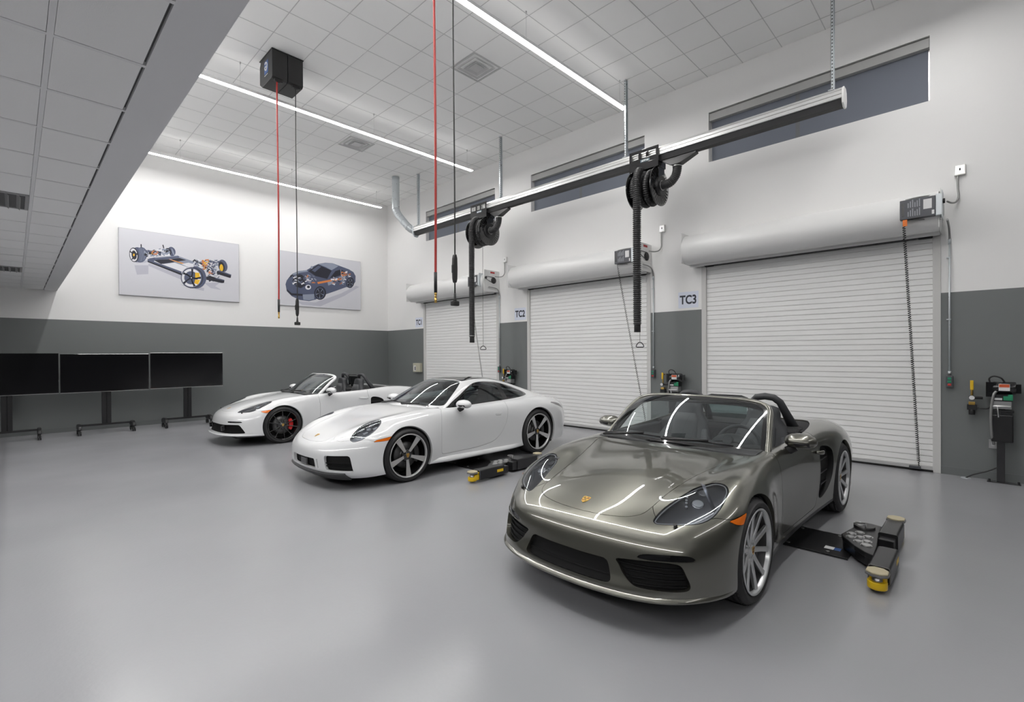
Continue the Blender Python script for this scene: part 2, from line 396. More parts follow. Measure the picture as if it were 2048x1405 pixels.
# ------------------------------------------------------------------ body nets (x back from the nose, y out from the centre, z up)
ROADSTER = [
 [(.16,0,.155),(.165,.22,.155),(.185,.42,.155),(.235,.58,.155),(.31,.69,.155),(.40,.765,.155),(.49,.81,.155),(.56,.83,.16),(.66,.845,.165),(.74,.85,.17),(.80,.855,.17)],
 [(-.008,0,.20),(.004,.22,.20),(.044,.42,.20),(.112,.58,.20),(.205,.692,.20),(.315,.779,.20),(.43,.833,.20),(.54,.855,.20),(.66,.865,.20),(.75,.87,.19),(.83,.865,.17)],
 [(.038,0,.29),(.050,.22,.29),(.086,.42,.29),(.145,.58,.29),(.225,.69,.29),(.325,.775,.29),(.44,.838,.29),(.55,.868,.29),(.67,.875,.29),(.78,.875,.25),(.87,.865,.17)],
 [(.047,0,.40),(.059,.22,.40),(.093,.42,.402),(.152,.575,.405),(.232,.69,.41),(.333,.775,.415),(.45,.84,.42),(.56,.872,.425),(.69,.882,.42),(.83,.88,.32),(.93,.865,.17)],
 [(.080,0,.493),(.090,.20,.493),(.123,.39,.495),(.181,.545,.502),(.260,.66,.512),(.365,.75,.525),(.475,.825,.535),(.585,.868,.545),(.74,.886,.52),(.90,.883,.36),(1.0,.865,.17)],
 [(.173,0,.577),(.182,.18,.577),(.21,.35,.578),(.26,.485,.582),(.33,.60,.592),(.42,.705,.607),(.525,.80,.622),(.655,.862,.63),(.83,.888,.56),(.98,.886,.38),(1.07,.862,.17)],
 [(.28,0,.628),(.288,.165,.628),(.315,.31,.628),(.365,.435,.634),(.44,.55,.652),(.525,.655,.676),(.63,.76,.692),(.765,.838,.688),(.94,.886,.59),(1.07,.884,.39),(1.15,.858,.17)],
 [(.46,0,.687),(.47,.16,.686),(.495,.305,.682),(.535,.425,.682),(.60,.54,.703),(.68,.645,.733),(.78,.742,.752),(.91,.828,.735),(1.07,.880,.61),(1.18,.878,.39),(1.25,.85,.17)],
 [(.70,0,.745),(.705,.17,.742),(.725,.325,.735),(.76,.445,.731),(.81,.555,.752),(.88,.655,.782),(.965,.75,.788),(1.08,.825,.750),(1.21,.865,.61),(1.30,.858,.39),(1.35,.84,.17)],
 [(.98,0,.793),(.985,.19,.789),(.995,.36,.78),(1.01,.48,.776),(1.045,.58,.79),(1.10,.675,.812),(1.17,.76,.805),(1.26,.82,.745),(1.35,.84,.59),(1.42,.838,.38),(1.46,.83,.17)],
 [(1.25,0,.823),(1.25,.21,.819),(1.26,.40,.81),(1.27,.53,.805),(1.29,.625,.815),(1.33,.705,.825),(1.38,.77,.805),(1.44,.81,.735),(1.50,.825,.58),(1.55,.825,.38),(1.58,.825,.17)],
 [(1.5,0,.842),(1.5,.24,.84),(1.5,.44,.835),(1.5,.575,.83),(1.51,.665,.832),(1.53,.73,.832),(1.56,.78,.808),(1.6,.808,.73),(1.64,.818,.57),(1.67,.82,.38),(1.7,.825,.17)],
 [(1.8,0,.86),(1.8,.24,.858),(1.8,.44,.853),(1.8,.58,.848),(1.8,.67,.845),(1.8,.733,.84),(1.82,.783,.812),(1.84,.808,.73),(1.86,.816,.57),(1.88,.818,.38),(1.9,.825,.175)],
 [(2.15,0,.87),(2.15,.24,.868),(2.15,.44,.863),(2.15,.58,.858),(2.15,.67,.853),(2.15,.735,.848),(2.15,.788,.82),(2.15,.815,.735),(2.15,.822,.57),(2.15,.824,.38),(2.15,.83,.18)],
 [(2.5,0,.89),(2.5,.24,.888),(2.5,.44,.883),(2.5,.58,.876),(2.5,.67,.868),(2.5,.738,.86),(2.5,.795,.83),(2.5,.828,.745),(2.5,.836,.57),(2.5,.838,.38),(2.5,.838,.18)],
 [(2.8,0,.905),(2.8,.22,.903),(2.8,.42,.898),(2.8,.56,.892),(2.8,.66,.887),(2.8,.735,.878),(2.8,.80,.845),(2.8,.845,.755),(2.8,.86,.575),(2.8,.858,.38),(2.8,.85,.18)],
 [(3.1,0,.905),(3.1,.22,.903),(3.1,.41,.898),(3.1,.54,.898),(3.1,.64,.902),(3.1,.73,.892),(3.1,.81,.85),(3.1,.868,.76),(3.1,.89,.585),(3.1,.888,.38),(3.1,.865,.18)],
 [(3.4,0,.895),(3.4,.22,.893),(3.4,.41,.888),(3.4,.54,.892),(3.4,.64,.90),(3.4,.73,.89),(3.4,.812,.845),(3.4,.873,.76),(3.4,.90,.59),(3.4,.898,.38),(3.4,.875,.18)],
 [(3.7,0,.875),(3.7,.22,.873),(3.7,.41,.868),(3.7,.54,.87),(3.69,.64,.875),(3.68,.73,.862),(3.66,.81,.815),(3.63,.87,.73),(3.6,.898,.575),(3.58,.896,.38),(3.56,.88,.18)],
 [(3.97,0,.85),(3.97,.2,.848),(3.96,.38,.843),(3.945,.52,.838),(3.915,.63,.83),(3.88,.72,.808),(3.83,.805,.765),(3.78,.865,.69),(3.73,.893,.55),(3.70,.892,.37),(3.68,.88,.18)],
 [(4.20,0,.825),(4.19,.2,.823),(4.18,.38,.817),(4.15,.52,.805),(4.10,.63,.785),(4.04,.72,.755),(3.97,.80,.71),(3.90,.86,.64),(3.83,.885,.51),(3.79,.885,.35),(3.76,.878,.18)],
 [(4.31,0,.72),(4.305,.2,.718),(4.285,.38,.71),(4.245,.53,.70),(4.185,.65,.68),(4.11,.745,.655),(4.03,.82,.61),(3.96,.858,.55),(3.9,.872,.45),(3.87,.872,.32),(3.85,.87,.18)],
 [(4.375,0,.50),(4.37,.2,.50),(4.34,.39,.495),(4.29,.55,.485),(4.22,.675,.475),(4.14,.765,.455),(4.07,.825,.42),(4.01,.855,.37),(3.97,.862,.31),(3.95,.862,.25),(3.94,.86,.18)],
 [(4.33,0,.25),(4.32,.2,.25),(4.29,.38,.25),(4.24,.54,.245),(4.17,.66,.24),(4.10,.75,.23),(4.05,.80,.22),(4.02,.83,.21),(4.0,.845,.20),(3.99,.85,.19),(3.98,.85,.18)],
]
COUPE = [
 [(.13,0,.135),(.135,.22,.135),(.155,.42,.135),(.21,.58,.135),(.30,.70,.135),(.41,.785,.135),(.51,.835,.14),(.59,.86,.145),(.69,.875,.15),(.77,.88,.16),(.83,.885,.16)],
 [(.03,0,.20),(.04,.22,.20),(.07,.42,.20),(.13,.58,.20),(.215,.70,.20),(.325,.79,.20),(.45,.85,.20),(.56,.875,.20),(.69,.89,.20),(.78,.895,.19),(.86,.89,.165)],
 [(.02,0,.30),(.03,.22,.30),(.06,.42,.30),(.115,.58,.30),(.20,.70,.30),(.315,.792,.30),(.445,.855,.30),(.57,.885,.30),(.70,.90,.30),(.82,.90,.25),(.90,.89,.165)],
 [(.02,0,.41),(.03,.21,.41),(.06,.40,.412),(.115,.565,.417),(.20,.69,.422),(.315,.787,.43),(.445,.853,.435),(.575,.888,.44),(.72,.905,.43),(.87,.905,.32),(.97,.89,.165)],
 [(.045,0,.50),(.055,.19,.502),(.088,.37,.507),(.145,.53,.517),(.225,.66,.53),(.335,.765,.54),(.465,.84,.55),(.60,.885,.56),(.78,.908,.53),(.95,.908,.36),(1.05,.89,.165)],
 [(.115,0,.57),(.122,.17,.573),(.155,.33,.583),(.21,.475,.60),(.29,.60,.622),(.39,.715,.635),(.515,.81,.64),(.67,.875,.638),(.87,.910,.57),(1.04,.91,.38),(1.12,.888,.165)],
 [(.235,0,.627),(.242,.155,.63),(.272,.30,.64),(.325,.43,.665),(.40,.55,.70),(.495,.66,.722),(.62,.765,.722),(.78,.85,.695),(.97,.908,.60),(1.12,.91,.39),(1.20,.885,.165)],
 [(.44,0,.70),(.445,.155,.703),(.47,.295,.712),(.515,.42,.733),(.58,.535,.77),(.665,.645,.795),(.78,.755,.79),(.92,.84,.745),(1.10,.90,.62),(1.23,.902,.39),(1.30,.875,.165)],
 [(.70,0,.775),(.705,.165,.777),(.72,.31,.78),(.755,.44,.795),(.81,.55,.823),(.88,.655,.845),(.975,.758,.83),(1.09,.835,.77),(1.23,.885,.62),(1.33,.885,.39),(1.39,.86,.165)],
 [(1.0,0,.845),(1.005,.19,.846),(1.015,.35,.848),(1.04,.48,.855),(1.08,.585,.868),(1.14,.68,.875),(1.22,.77,.845),(1.31,.83,.765),(1.40,.858,.60),(1.47,.855,.38),(1.51,.845,.165)],
 [(1.3,0,.895),(1.3,.21,.894),(1.31,.39,.892),(1.32,.52,.892),(1.345,.62,.892),(1.385,.70,.882),(1.44,.775,.845),(1.50,.82,.755),(1.56,.838,.585),(1.61,.838,.38),(1.64,.84,.165)],
 [(1.6,0,.915),(1.6,.23,.914),(1.6,.42,.912),(1.6,.55,.908),(1.61,.645,.903),(1.63,.715,.885),(1.66,.775,.845),(1.69,.812,.75),(1.73,.828,.58),(1.76,.83,.38),(1.79,.84,.165)],
 [(1.95,0,.92),(1.95,.23,.92),(1.95,.42,.918),(1.95,.555,.912),(1.95,.65,.905),(1.95,.722,.888),(1.95,.778,.848),(1.95,.815,.75),(1.95,.828,.58),(1.95,.832,.38),(1.95,.845,.17)],
 [(2.3,0,.92),(2.3,.23,.92),(2.3,.42,.918),(2.3,.555,.914),(2.3,.65,.908),(2.3,.725,.893),(2.3,.785,.85),(2.3,.822,.75),(2.3,.835,.58),(2.3,.838,.38),(2.3,.855,.17)],
 [(2.65,0,.93),(2.65,.23,.93),(2.65,.42,.928),(2.65,.555,.924),(2.65,.655,.918),(2.65,.735,.90),(2.65,.80,.86),(2.65,.843,.76),(2.65,.858,.58),(2.65,.86,.38),(2.65,.868,.17)],
 [(2.95,0,.945),(2.95,.22,.945),(2.95,.41,.943),(2.95,.55,.94),(2.95,.66,.933),(2.95,.75,.912),(2.95,.825,.865),(2.95,.875,.77),(2.95,.893,.59),(2.95,.892,.38),(2.95,.885,.17)],
 [(3.22,0,.955),(3.22,.22,.955),(3.22,.41,.952),(3.22,.55,.948),(3.22,.67,.94),(3.22,.77,.915),(3.22,.85,.862),(3.22,.903,.77),(3.22,.920,.60),(3.22,.918,.38),(3.22,.90,.17)],
 [(3.5,0,.955),(3.5,.22,.955),(3.5,.41,.952),(3.5,.55,.947),(3.5,.67,.935),(3.5,.77,.907),(3.5,.853,.852),(3.5,.908,.765),(3.5,.928,.60),(3.5,.926,.38),(3.5,.905,.17)],
 [(3.80,0,.94),(3.80,.22,.94),(3.80,.40,.936),(3.80,.54,.928),(3.79,.66,.912),(3.77,.765,.88),(3.74,.85,.82),(3.71,.903,.735),(3.67,.924,.585),(3.65,.922,.38),(3.63,.905,.17)],
 [(4.08,0,.905),(4.08,.21,.905),(4.07,.385,.90),(4.055,.53,.888),(4.025,.655,.868),(3.985,.76,.83),(3.93,.843,.77),(3.87,.897,.69),(3.81,.918,.55),(3.77,.917,.37),(3.75,.903,.17)],
 [(4.31,0,.86),(4.305,.2,.86),(4.29,.375,.853),(4.26,.52,.838),(4.205,.645,.812),(4.135,.75,.77),(4.055,.83,.71),(3.975,.883,.635),(3.90,.905,.505),(3.86,.905,.35),(3.83,.898,.17)],
 [(4.445,0,.75),(4.44,.2,.75),(4.415,.38,.742),(4.37,.53,.73),(4.30,.65,.71),(4.215,.75,.68),(4.125,.825,.63),(4.04,.875,.565),(3.97,.89,.45),(3.93,.89,.32),(3.91,.89,.17)],
 [(4.53,0,.53),(4.52,.2,.53),(4.49,.39,.525),(4.43,.55,.515),(4.35,.67,.505),(4.25,.765,.485),(4.16,.83,.445),(4.09,.87,.385),(4.04,.88,.32),(4.01,.88,.25),(4.0,.88,.17)],
 [(4.47,0,.25),(4.46,.2,.25),(4.43,.38,.25),(4.37,.54,.245),(4.29,.66,.24),(4.20,.755,.23),(4.13,.81,.22),(4.09,.845,.21),(4.06,.86,.20),(4.04,.868,.19),(4.03,.87,.18)],
]
# cabin of the coupe: rows from windshield base to the end of the roofline, columns from the centre line down to the belt
CABIN = [
 [(1.40,0,.885),(1.41,.20,.885),(1.435,.38,.885),(1.49,.53,.88),(1.56,.64,.87),(1.62,.70,.86),(1.68,.73,.85)],
 [(1.53,0,.965),(1.54,.20,.963),(1.565,.375,.96),(1.615,.525,.95),(1.68,.635,.93),(1.74,.69,.90),(1.79,.73,.85)],
 [(1.72,0,1.07),(1.73,.20,1.068),(1.755,.37,1.062),(1.80,.51,1.045),(1.86,.615,1.01),(1.91,.675,.945),(1.94,.73,.85)],
 [(1.92,0,1.175),(1.93,.195,1.172),(1.95,.355,1.162),(1.99,.485,1.137),(2.04,.585,1.085),(2.08,.655,.985),(2.10,.735,.85)],
 [(2.12,0,1.25),(2.125,.19,1.247),(2.14,.34,1.235),(2.165,.46,1.207),(2.20,.56,1.145),(2.24,.64,1.02),(2.27,.738,.85)],
 [(2.35,0,1.287),(2.35,.185,1.284),(2.36,.33,1.272),(2.37,.445,1.243),(2.39,.545,1.18),(2.42,.635,1.04),(2.45,.742,.85)],
 [(2.62,0,1.290),(2.62,.18,1.287),(2.62,.32,1.275),(2.63,.435,1.247),(2.64,.535,1.185),(2.66,.63,1.05),(2.68,.748,.86)],
 [(2.90,0,1.258),(2.90,.175,1.255),(2.90,.31,1.244),(2.90,.422,1.218),(2.91,.52,1.162),(2.92,.62,1.045),(2.94,.755,.87)],
 [(3.20,0,1.195),(3.20,.17,1.192),(3.20,.30,1.181),(3.20,.408,1.157),(3.20,.505,1.108),(3.20,.605,1.02),(3.20,.76,.885)],
 [(3.50,0,1.105),(3.50,.165,1.102),(3.50,.29,1.092),(3.50,.39,1.07),(3.50,.48,1.032),(3.50,.58,.975),(3.50,.74,.88)],
 [(3.80,0,1.01),(3.80,.16,1.008),(3.80,.28,1.0),(3.80,.375,.983),(3.80,.46,.957),(3.80,.56,.917),(3.80,.70,.86)],
 [(4.05,0,.935),(4.05,.16,.933),(4.05,.27,.927),(4.05,.36,.916),(4.05,.44,.90),(4.05,.53,.87),(4.05,.62,.83)],
 [(4.28,0,.86),(4.28,.15,.858),(4.28,.26,.853),(4.28,.34,.845),(4.27,.41,.835),(4.26,.48,.81),(4.25,.54,.78)],
]
def _squash(net, f): return [[(x, y, f(z)) for x, y, z in row] for row in net]
COUPE = _squash(COUPE, lambda z: z if z < .5 else (.5 + (z-.5)*.96 if z < .6 else .596 + (z-.6)*.86))
CABIN = _squash(CABIN, lambda z: .811 + (z-.85)*.982)
for _r, _x, _z in ((3, -.02, -.01), (4, -.01, -.03), (5, -.01, -.035), (6, 0, -.025), (7, 0, -.015), (8, 0, -.005)):
    for _j, _w in ((0, 1), (1, 1), (2, .85), (3, .5), (4, .15)):
        a_ = COUPE[_r][_j]; COUPE[_r][_j] = (a_[0]+_x*_w, a_[1], a_[2]+_z*_w)
# ------------------------------------------------------------------ the room
def floor_material():
    m = mat('epoxy_floor', (.32, .32, .33), .22, spec=.5)
    nt = m.node_tree; b = nt.nodes['Principled BSDF']
    tc = nt.nodes.new('ShaderNodeTexCoord'); n1 = nt.nodes.new('ShaderNodeTexNoise'); n2 = nt.nodes.new('ShaderNodeTexNoise')
    n1.inputs['Scale'].default_value = 38; n1.inputs['Detail'].default_value = 4; n2.inputs['Scale'].default_value = .7; n2.inputs['Detail'].default_value = 3
    bp = nt.nodes.new('ShaderNodeBump'); bp.inputs['Strength'].default_value = .16; bp.inputs['Distance'].default_value = .004
    r = nt.nodes.new('ShaderNodeMapRange'); r.inputs['From Min'].default_value = .3; r.inputs['From Max'].default_value = .7; r.inputs['To Min'].default_value = .17; r.inputs['To Max'].default_value = .27
    mx = nt.nodes.new('ShaderNodeMixRGB'); mx.inputs[1].default_value = (.29, .292, .308, 1); mx.inputs[2].default_value = (.32, .322, .338, 1)
    L = nt.links.new
    L(tc.outputs['Object'], n1.inputs['Vector']); L(tc.outputs['Object'], n2.inputs['Vector'])
    L(n1.outputs['Fac'], bp.inputs['Height']); L(bp.outputs['Normal'], b.inputs['Normal'])
    L(n2.outputs['Fac'], r.inputs['Value']); L(r.outputs['Result'], b.inputs['Roughness'])
    L(n2.outputs['Fac'], mx.inputs[0]); L(mx.outputs[0], b.inputs['Base Color'])
    return m
M['floor'] = floor_material()
struct(MB().box(X0-.2, XW+.4, Y0-.2, YB+.2, -.2, 0).done('floor', M['floor']))
# door wall: white above, grey dado below, three door openings and three high windows
DOORS = [(8.70, 11.88), (4.565, 7.74), (.43, 3.585)]
DH = 3.10
WINS = [(8.82, 11.74), (4.683, 7.605), (.540, 3.457)]
WZ0, WZ1 = 4.90, 5.76
def wall_strips(name, z0, z1, openings, m):
    b = MB(); y = Y0
    for a, c in sorted(openings): b.box(XW, XW+.3, y, a, z0, z1); y = c
    b.box(XW, XW+.3, y, YB+.2, z0, z1)
    return b.done(name, m)
wr = MB()
def strips(z0, z1, ops, slot):
    wr.slot(slot); y = Y0
    for a, c in sorted(ops): wr.box(XW, XW+.3, y, a, z0, z1); y = c
    wr.box(XW, XW+.3, y, YB+.2, z0, z1)
strips(0, HG, DOORS, 1); strips(HG, DH, DOORS, 0); strips(DH, WZ0, [], 0); strips(WZ0, WZ1, WINS, 0); strips(WZ1, HC+.3, [], 0)
struct(wr.done('wall_right', [M['wall'], M['dado']], fix=False))
wb = MB(); wb.slot(1).box(X0, XW, YB, YB+.2, 0, HG); wb.slot(0).box(X0, XW, YB, YB+.2, HG, HC+.3)
struct(wb.done('wall_back', [M['wall'], M['dado']], fix=False))
wl = MB(); wl.slot(1).box(X0-.2, X0, Y0-.2, YB+.2, 0, HG); wl.slot(0).box(X0-.2, X0, Y0-.2, YB+.2, HG, SZ)
struct(wl.done('wall_left', [M['wall'], M['dado']], fix=False))
wf = MB(); wf.slot(1).box(X0, XW, Y0-.2, Y0, 0, HG); wf.slot(1).box(X0, XW, Y0-.2, Y0, HG, HC+.3)
M['charcoal'] = mat('charcoal_paint', (.05, .052, .052), .5)
struct(wf.done('wall_front', [M['wall'], M['charcoal']], fix=False))
# base strip
M['base'] = mat('grey_vinyl_base', (.15, .16, .16), .35)
b = MB(); y = Y0
for a, c in sorted(DOORS): b.box(XW-.008, XW, y, a, 0, .1); y = c
b.box(XW-.008, XW, y, YB, 0, .1); struct(b.done('baseboard_right', M['base']))
struct(MB().box(X0, XW, YB-.008, YB, 0, .1).done('baseboard_back', M['base']))
# high ceiling: tiles with a flush grid
def ceiling(name, x0, x1, y0, y1, z, xl, yl, px, py, top, gap=.0128, hb=.0112, bm='tbar'):
    """tile field over z with T-bars 24 mm wide; xl, yl: one line position each, px, py: pitches"""
    tiles, bars = MB(), MB()
    xs = [xl + px*k for k in range(-40, 40) if x0+.03 < xl + px*k < x1-.03]; ys = [yl + py*k for k in range(-60, 60) if y0+.03 < yl + py*k < y1-.03]
    ex, ey = [x0]+xs+[x1], [y0]+ys+[y1]
    tiles.slot(1).box(x0, x1, y0, y1, z+.02, top)
    tiles.slot(0)
    for i in range(len(ex)-1):
        for j in range(len(ey)-1):
            tiles.box(ex[i]+gap, ex[i+1]-gap, ey[j]+gap, ey[j+1]-gap, z+.003, z+.03)
    for x in xs: bars.box(x-hb, x+hb, y0, y1, z, z+.03)
    for y in ys: bars.box(x0, x1, y-hb, y+hb, z+.0005, z+.03)
    o = struct(tiles.done(name, [M['tile'], M['reveal']], fix=False))
    g = bars.done('ceiling_grid', M[bm], o, fix=False)
    return o
ceiling('ceiling', SX+.0, XW, Y0, YB, HC, 4.53, 6.98, .60, .585, HC+.3, .0052, .005, 'tline')
BW = .445
ceiling('ceiling_low', X0, BW, Y0, YB, SZ, .118, 2.84, .596, .5945, SZ+.25)
bk = MB(); bk.box(BW, SX, Y0, YB, SZ, HC+.3)
struct(bk.done('trim_1', M['gyp']))
bpy.data.objects['trim_1']['label'] = 'white gypsum bulkhead between the low and the high ceiling'
# ------------------------------------------------------------------ coiling doors
M['slat'] = mat('white_enamel_slats', (.88, .88, .87), .34)
M['jamb'] = mat('door_guide_paint', (.62, .615, .60), .45)
M['hood'] = mat('white_door_hood', (.76, .76, .75), .3)
M['void'] = mat('dark_gap', (.01, .01, .01), .9)
def coiling_door(n, y0, y1):
    P = .0785; prof = []; z = .05; k = 0
    x = XW + .03
    while z + P < DH + .30:
        prof += [(x+.012, z), (x-.004, z), (x-.006, z+.004), (x-.006, z+P-.0065), (x+.012, z+P-.0065)]
        z += P
    d = MB(); n_ = len(prof)
    d.ring([[(p[0], y, p[1]) for p in prof] for y in (y0+.075, y1-.075)], closed=False, caps=(False, False), smooth=False)
    cur = struct(d.done('door_%d' % n, M['slat'], fix=False))
    MB().box(XW-.005, XW+.03, y0+.075, y1-.075, .028, .075).done('bottom_bar', M['alu'], cur)
    MB().box(XW-.012, XW+.03, y0+.075, y1-.075, .0, .028).done('bottom_seal', M['void'], cur)
    g = MB()
    for a, b_ in ((y0, y0+.08), (y1-.08, y1)): g.box(XW-.012, XW+.12, a, b_, 0, DH)
    g.done('guide', M['jamb'], cur, bevel=.003)
    MB().box(XW+.05, XW+.3, y0, y1, 0, DH).done('backing', M['void'], cur)
    # round hood with square end plates
    hz0, rz = DH-.02, .26
    cx, cz = XW-.25, DH+.26
    prof = [(XW, DH+.52), (XW-.22, DH+.52)] + [(cx+rz*math.cos(a), cz+rz*math.sin(a)) for a in np.linspace(PI/2+.15, PI*1.5-.35, 18)] + [(XW-.165, DH+.03), (XW-.165, DH-.012), (XW-.15, DH-.012), (XW-.15, DH+.05)]
    hb = MB(); hb.ring([[(p[0], y, p[1]) for p in prof] for y in (y0+.0, y1+.14)], closed=False, caps=(False, False), smooth=True)
    hood = hb.done('hood', M['hood'], cur, fix=False)
    md = hood.modifiers.new('solid', 'SOLIDIFY'); md.thickness = .004; md.offset = 1
    md = hood.modifiers.new('es', 'EDGE_SPLIT'); md.split_angle = .6
    e = MB()
    for y in (y0-.012, y1+.14): e.box(XW-.50, XW, y, y+.008, DH+.02, DH+(.54 if n < 3 or y > 1 else .34))
    e.done('end_plate', M['hood'], cur, bevel=.002)
    MB().box(XW-.085, XW+.02, y0+.08, y1-.08, DH-.008, DH+.006).box(XW-.06, XW-.02, y0+.085, y0+.22, DH-.02, DH-.005).box(XW-.06, XW-.02, y1-.22, y1-.085, DH-.02, DH-.005).done('weather_seal', M['rubber'], cur)
    return cur
for n, (a, c) in zip((1, 2, 3), DOORS): coiling_door(n, a, c)
# ------------------------------------------------------------------ windows with grey roller shades
M['shade'] = mat('blue_grey_shade_cloth', (.15, .165, .20), .7)
M['shade2'] = mat('shade_over_mullion', (.15, .155, .165), .7)
M['cass'] = mat('shade_cassette', (.42, .42, .41), .45)
for n, (a, c) in zip((1, 2, 3), WINS):
    wsh = MB()
    wsh.slot(0).box(XW+.10, XW+.104, a+.02, c-.02, WZ0, WZ1-.14)
    w0 = struct(wsh.done('window_%d' % n, M['shade']))
    f = MB()
    ym = (a+c)/2 + .11
    f.box(XW+.11, XW+.16, a, a+.05, WZ0, WZ1).box(XW+.11, XW+.16, c-.05, c, WZ0, WZ1).box(XW+.11, XW+.16, a, c, WZ0, WZ0+.05).box(XW+.11, XW+.16, a, c, WZ1-.05, WZ1)
    f.box(XW+.11, XW+.16, ym-.03, ym+.03, WZ0, WZ1).done('window_frame', M['alu'], w0)
    MB().box(XW+.0985, XW+.1002, ym-.03, ym+.03, WZ0, WZ1-.14).done('mullion_band', M['shade2'], w0)
    MB().box(XW+.135, XW+.139, a+.04, c-.04, WZ0+.04, WZ1-.04).done('pane', M['void'], w0)
    MB().box(XW+.02, XW+.12, a+.004, c-.004, WZ1-.145, WZ1-.02).done('shade_cassette', M['cass'], w0, bevel=.004)
    MB().box(XW+.16, XW+.3, a, c, WZ0, WZ1).done('reveal_back', M['void'], w0)
# ------------------------------------------------------------------ linear luminaires
def luminaire(x0, x1, y, z, label, cables=True, group='linear lights of the high ceiling', lm='lamp'):
    t = thing('linear_light', label, 'ceiling light', ((x0+x1)/2, y, z), 0, group)
    h = (x1-x0)/2; w_ = .045
    MB().box(-h, h, -w_, w_, .0, .045).done('light_housing', M['housing'], t, bevel=.003)
    MB().box(-h+.01, h-.01, -w_+.006, w_-.006, -.006, .001).done('light_diffuser', M[lm], t)
    MB().box(-h+.01, h-.01, -w_+.008, w_-.008, .0455, .0465).done('uplight_diffuser', M['lamp_up'], t)
    if cables:
        for k, xx in enumerate(np.arange(h-.16, -h, -2.42)):
            MB().cyl((xx, 0, .047), (xx, 0, HC-z), .0022, 6).cyl((xx, 0, HC-z-.03), (xx, 0, HC-z), .012, 10).done('hanging_cable', M['steel'], t)
    return t
LZ = 5.93
luminaire(1.42, 7.62, 12.80, LZ, 'long white linear light nearest the poster wall', lm='lamp_wash')
luminaire(1.42, 7.62, 8.72, LZ, 'long white linear light hung behind the black hose reel box')
luminaire(1.42, 7.62, 4.61, LZ, 'largest and nearest of the three long white linear lights')
# the rows of the same lights over the bay behind the camera
luminaire(1.42, 7.62, .5, LZ, 'white linear light over the bay beside the camera')
luminaire(1.42, 7.62, -3.6, LZ, 'white linear light over the bay behind the camera', lm='lamp_half')
t = luminaire(-6.15, 6.15, 1.37, LZ, 'white linear light along the bulkhead joining the long lights'); t.rotation_euler[2] = PI/2; t.location = (1.37, 6.65, LZ)
lm = thing('linear_light', 'white linear light in the low ceiling behind the camera', 'ceiling light', (-1.4, 1.0, SZ-.02)); 
MB().box(-.05, .05, -6.5, 9, -.01, .02).done('light_housing', M['housing'], lm)
MB().box(-.035, .035, -6.45, 8.95, -.014, -.009).done('light_diffuser', M['lamp'], lm)
# ------------------------------------------------------------------ air diffusers
M['vent'] = mat('diffuser_white', (.5, .5, .5), .4)
def square_diffuser(x, y, label):
    t = thing('ceiling_diffuser', label, 'air vent', (x, y, HC), 0, 'square air diffusers of the high ceiling')
    a = .285
    def frame(a0, z0_, a1, z1_):
        b = MB()
        b.ring([[(-a0, -a0, z0_), (a0, -a0, z0_), (a0, a0, z0_), (-a0, a0, z0_)], [(-a1, -a1, z1_), (a1, -a1, z1_), (a1, a1, z1_), (-a1, a1, z1_)]], True, (False, False), False)
        o = b.done('louver', M['vent'], t, fix=False); md = o.modifiers.new('s', 'SOLIDIFY'); md.thickness = .003; return o
    f = MB()
    for q in ((-.30, .30, -.30, -.272), (-.30, .30, .272, .30), (-.30, -.272, -.272, .272), (.272, .30, -.272, .272)): f.box(q[0], q[1], q[2], q[3], -.008, .004)
    f.done('diffuser_frame', M['vent'], t, bevel=.002)
    frame(.274, .0, .255, .05); frame(.222, -.016, .165, .022); frame(.150, -.018, .105, .010)
    MB().box(-.10, .10, -.10, .10, -.012, -.006).done('center_plate', M['vent'], t, bevel=.004)
    MB().box(-.27, .27, -.27, .27, .052, .0525).done('duct_opening', M['void'], t)
square_diffuser(5.44, 6.11, 'square air diffuser beside the nearest long light, larger in view')
square_diffuser(5.48, 10.25, 'square air diffuser between the two farther long lights')
M['vgrey'] = mat('louver_grey', (.36, .36, .36), .4)
def louver_vent(x, y, label):
    t = thing('ceiling_vent', label, 'air vent', (x, y, SZ), 0, 'louvered vents in the low ceiling')
    f = MB()
    for q in ((-.285, .285, -.285, -.26), (-.285, .285, .26, .285), (-.285, -.26, -.26, .26), (.26, .285, -.26, .26)): f.box(q[0], q[1], q[2], q[3], -.008, .002)
    f.done('vent_frame', M['vgrey'], t, bevel=.002)
    for k in range(7):
        M4 = Matrix.Translation((-.21+.07*k, 0, 0)) @ Matrix.Rotation(.8 if k > 2 else -.8, 4, 'Y')
        MB().box(-.03, .03, -.26, .26, -.0015, .0015, M4).done('louver', M['vgrey'], t)
    MB().box(-.26, .26, -.26, .26, .0005, .0025).done('duct_opening', M['reveal'], t)
louver_vent(-.18, 6.08, 'louvered vent in the low ceiling, larger one at the left picture edge')
louver_vent(-.18, 10.84, 'louvered vent in the low ceiling, smaller one above the left monitor')
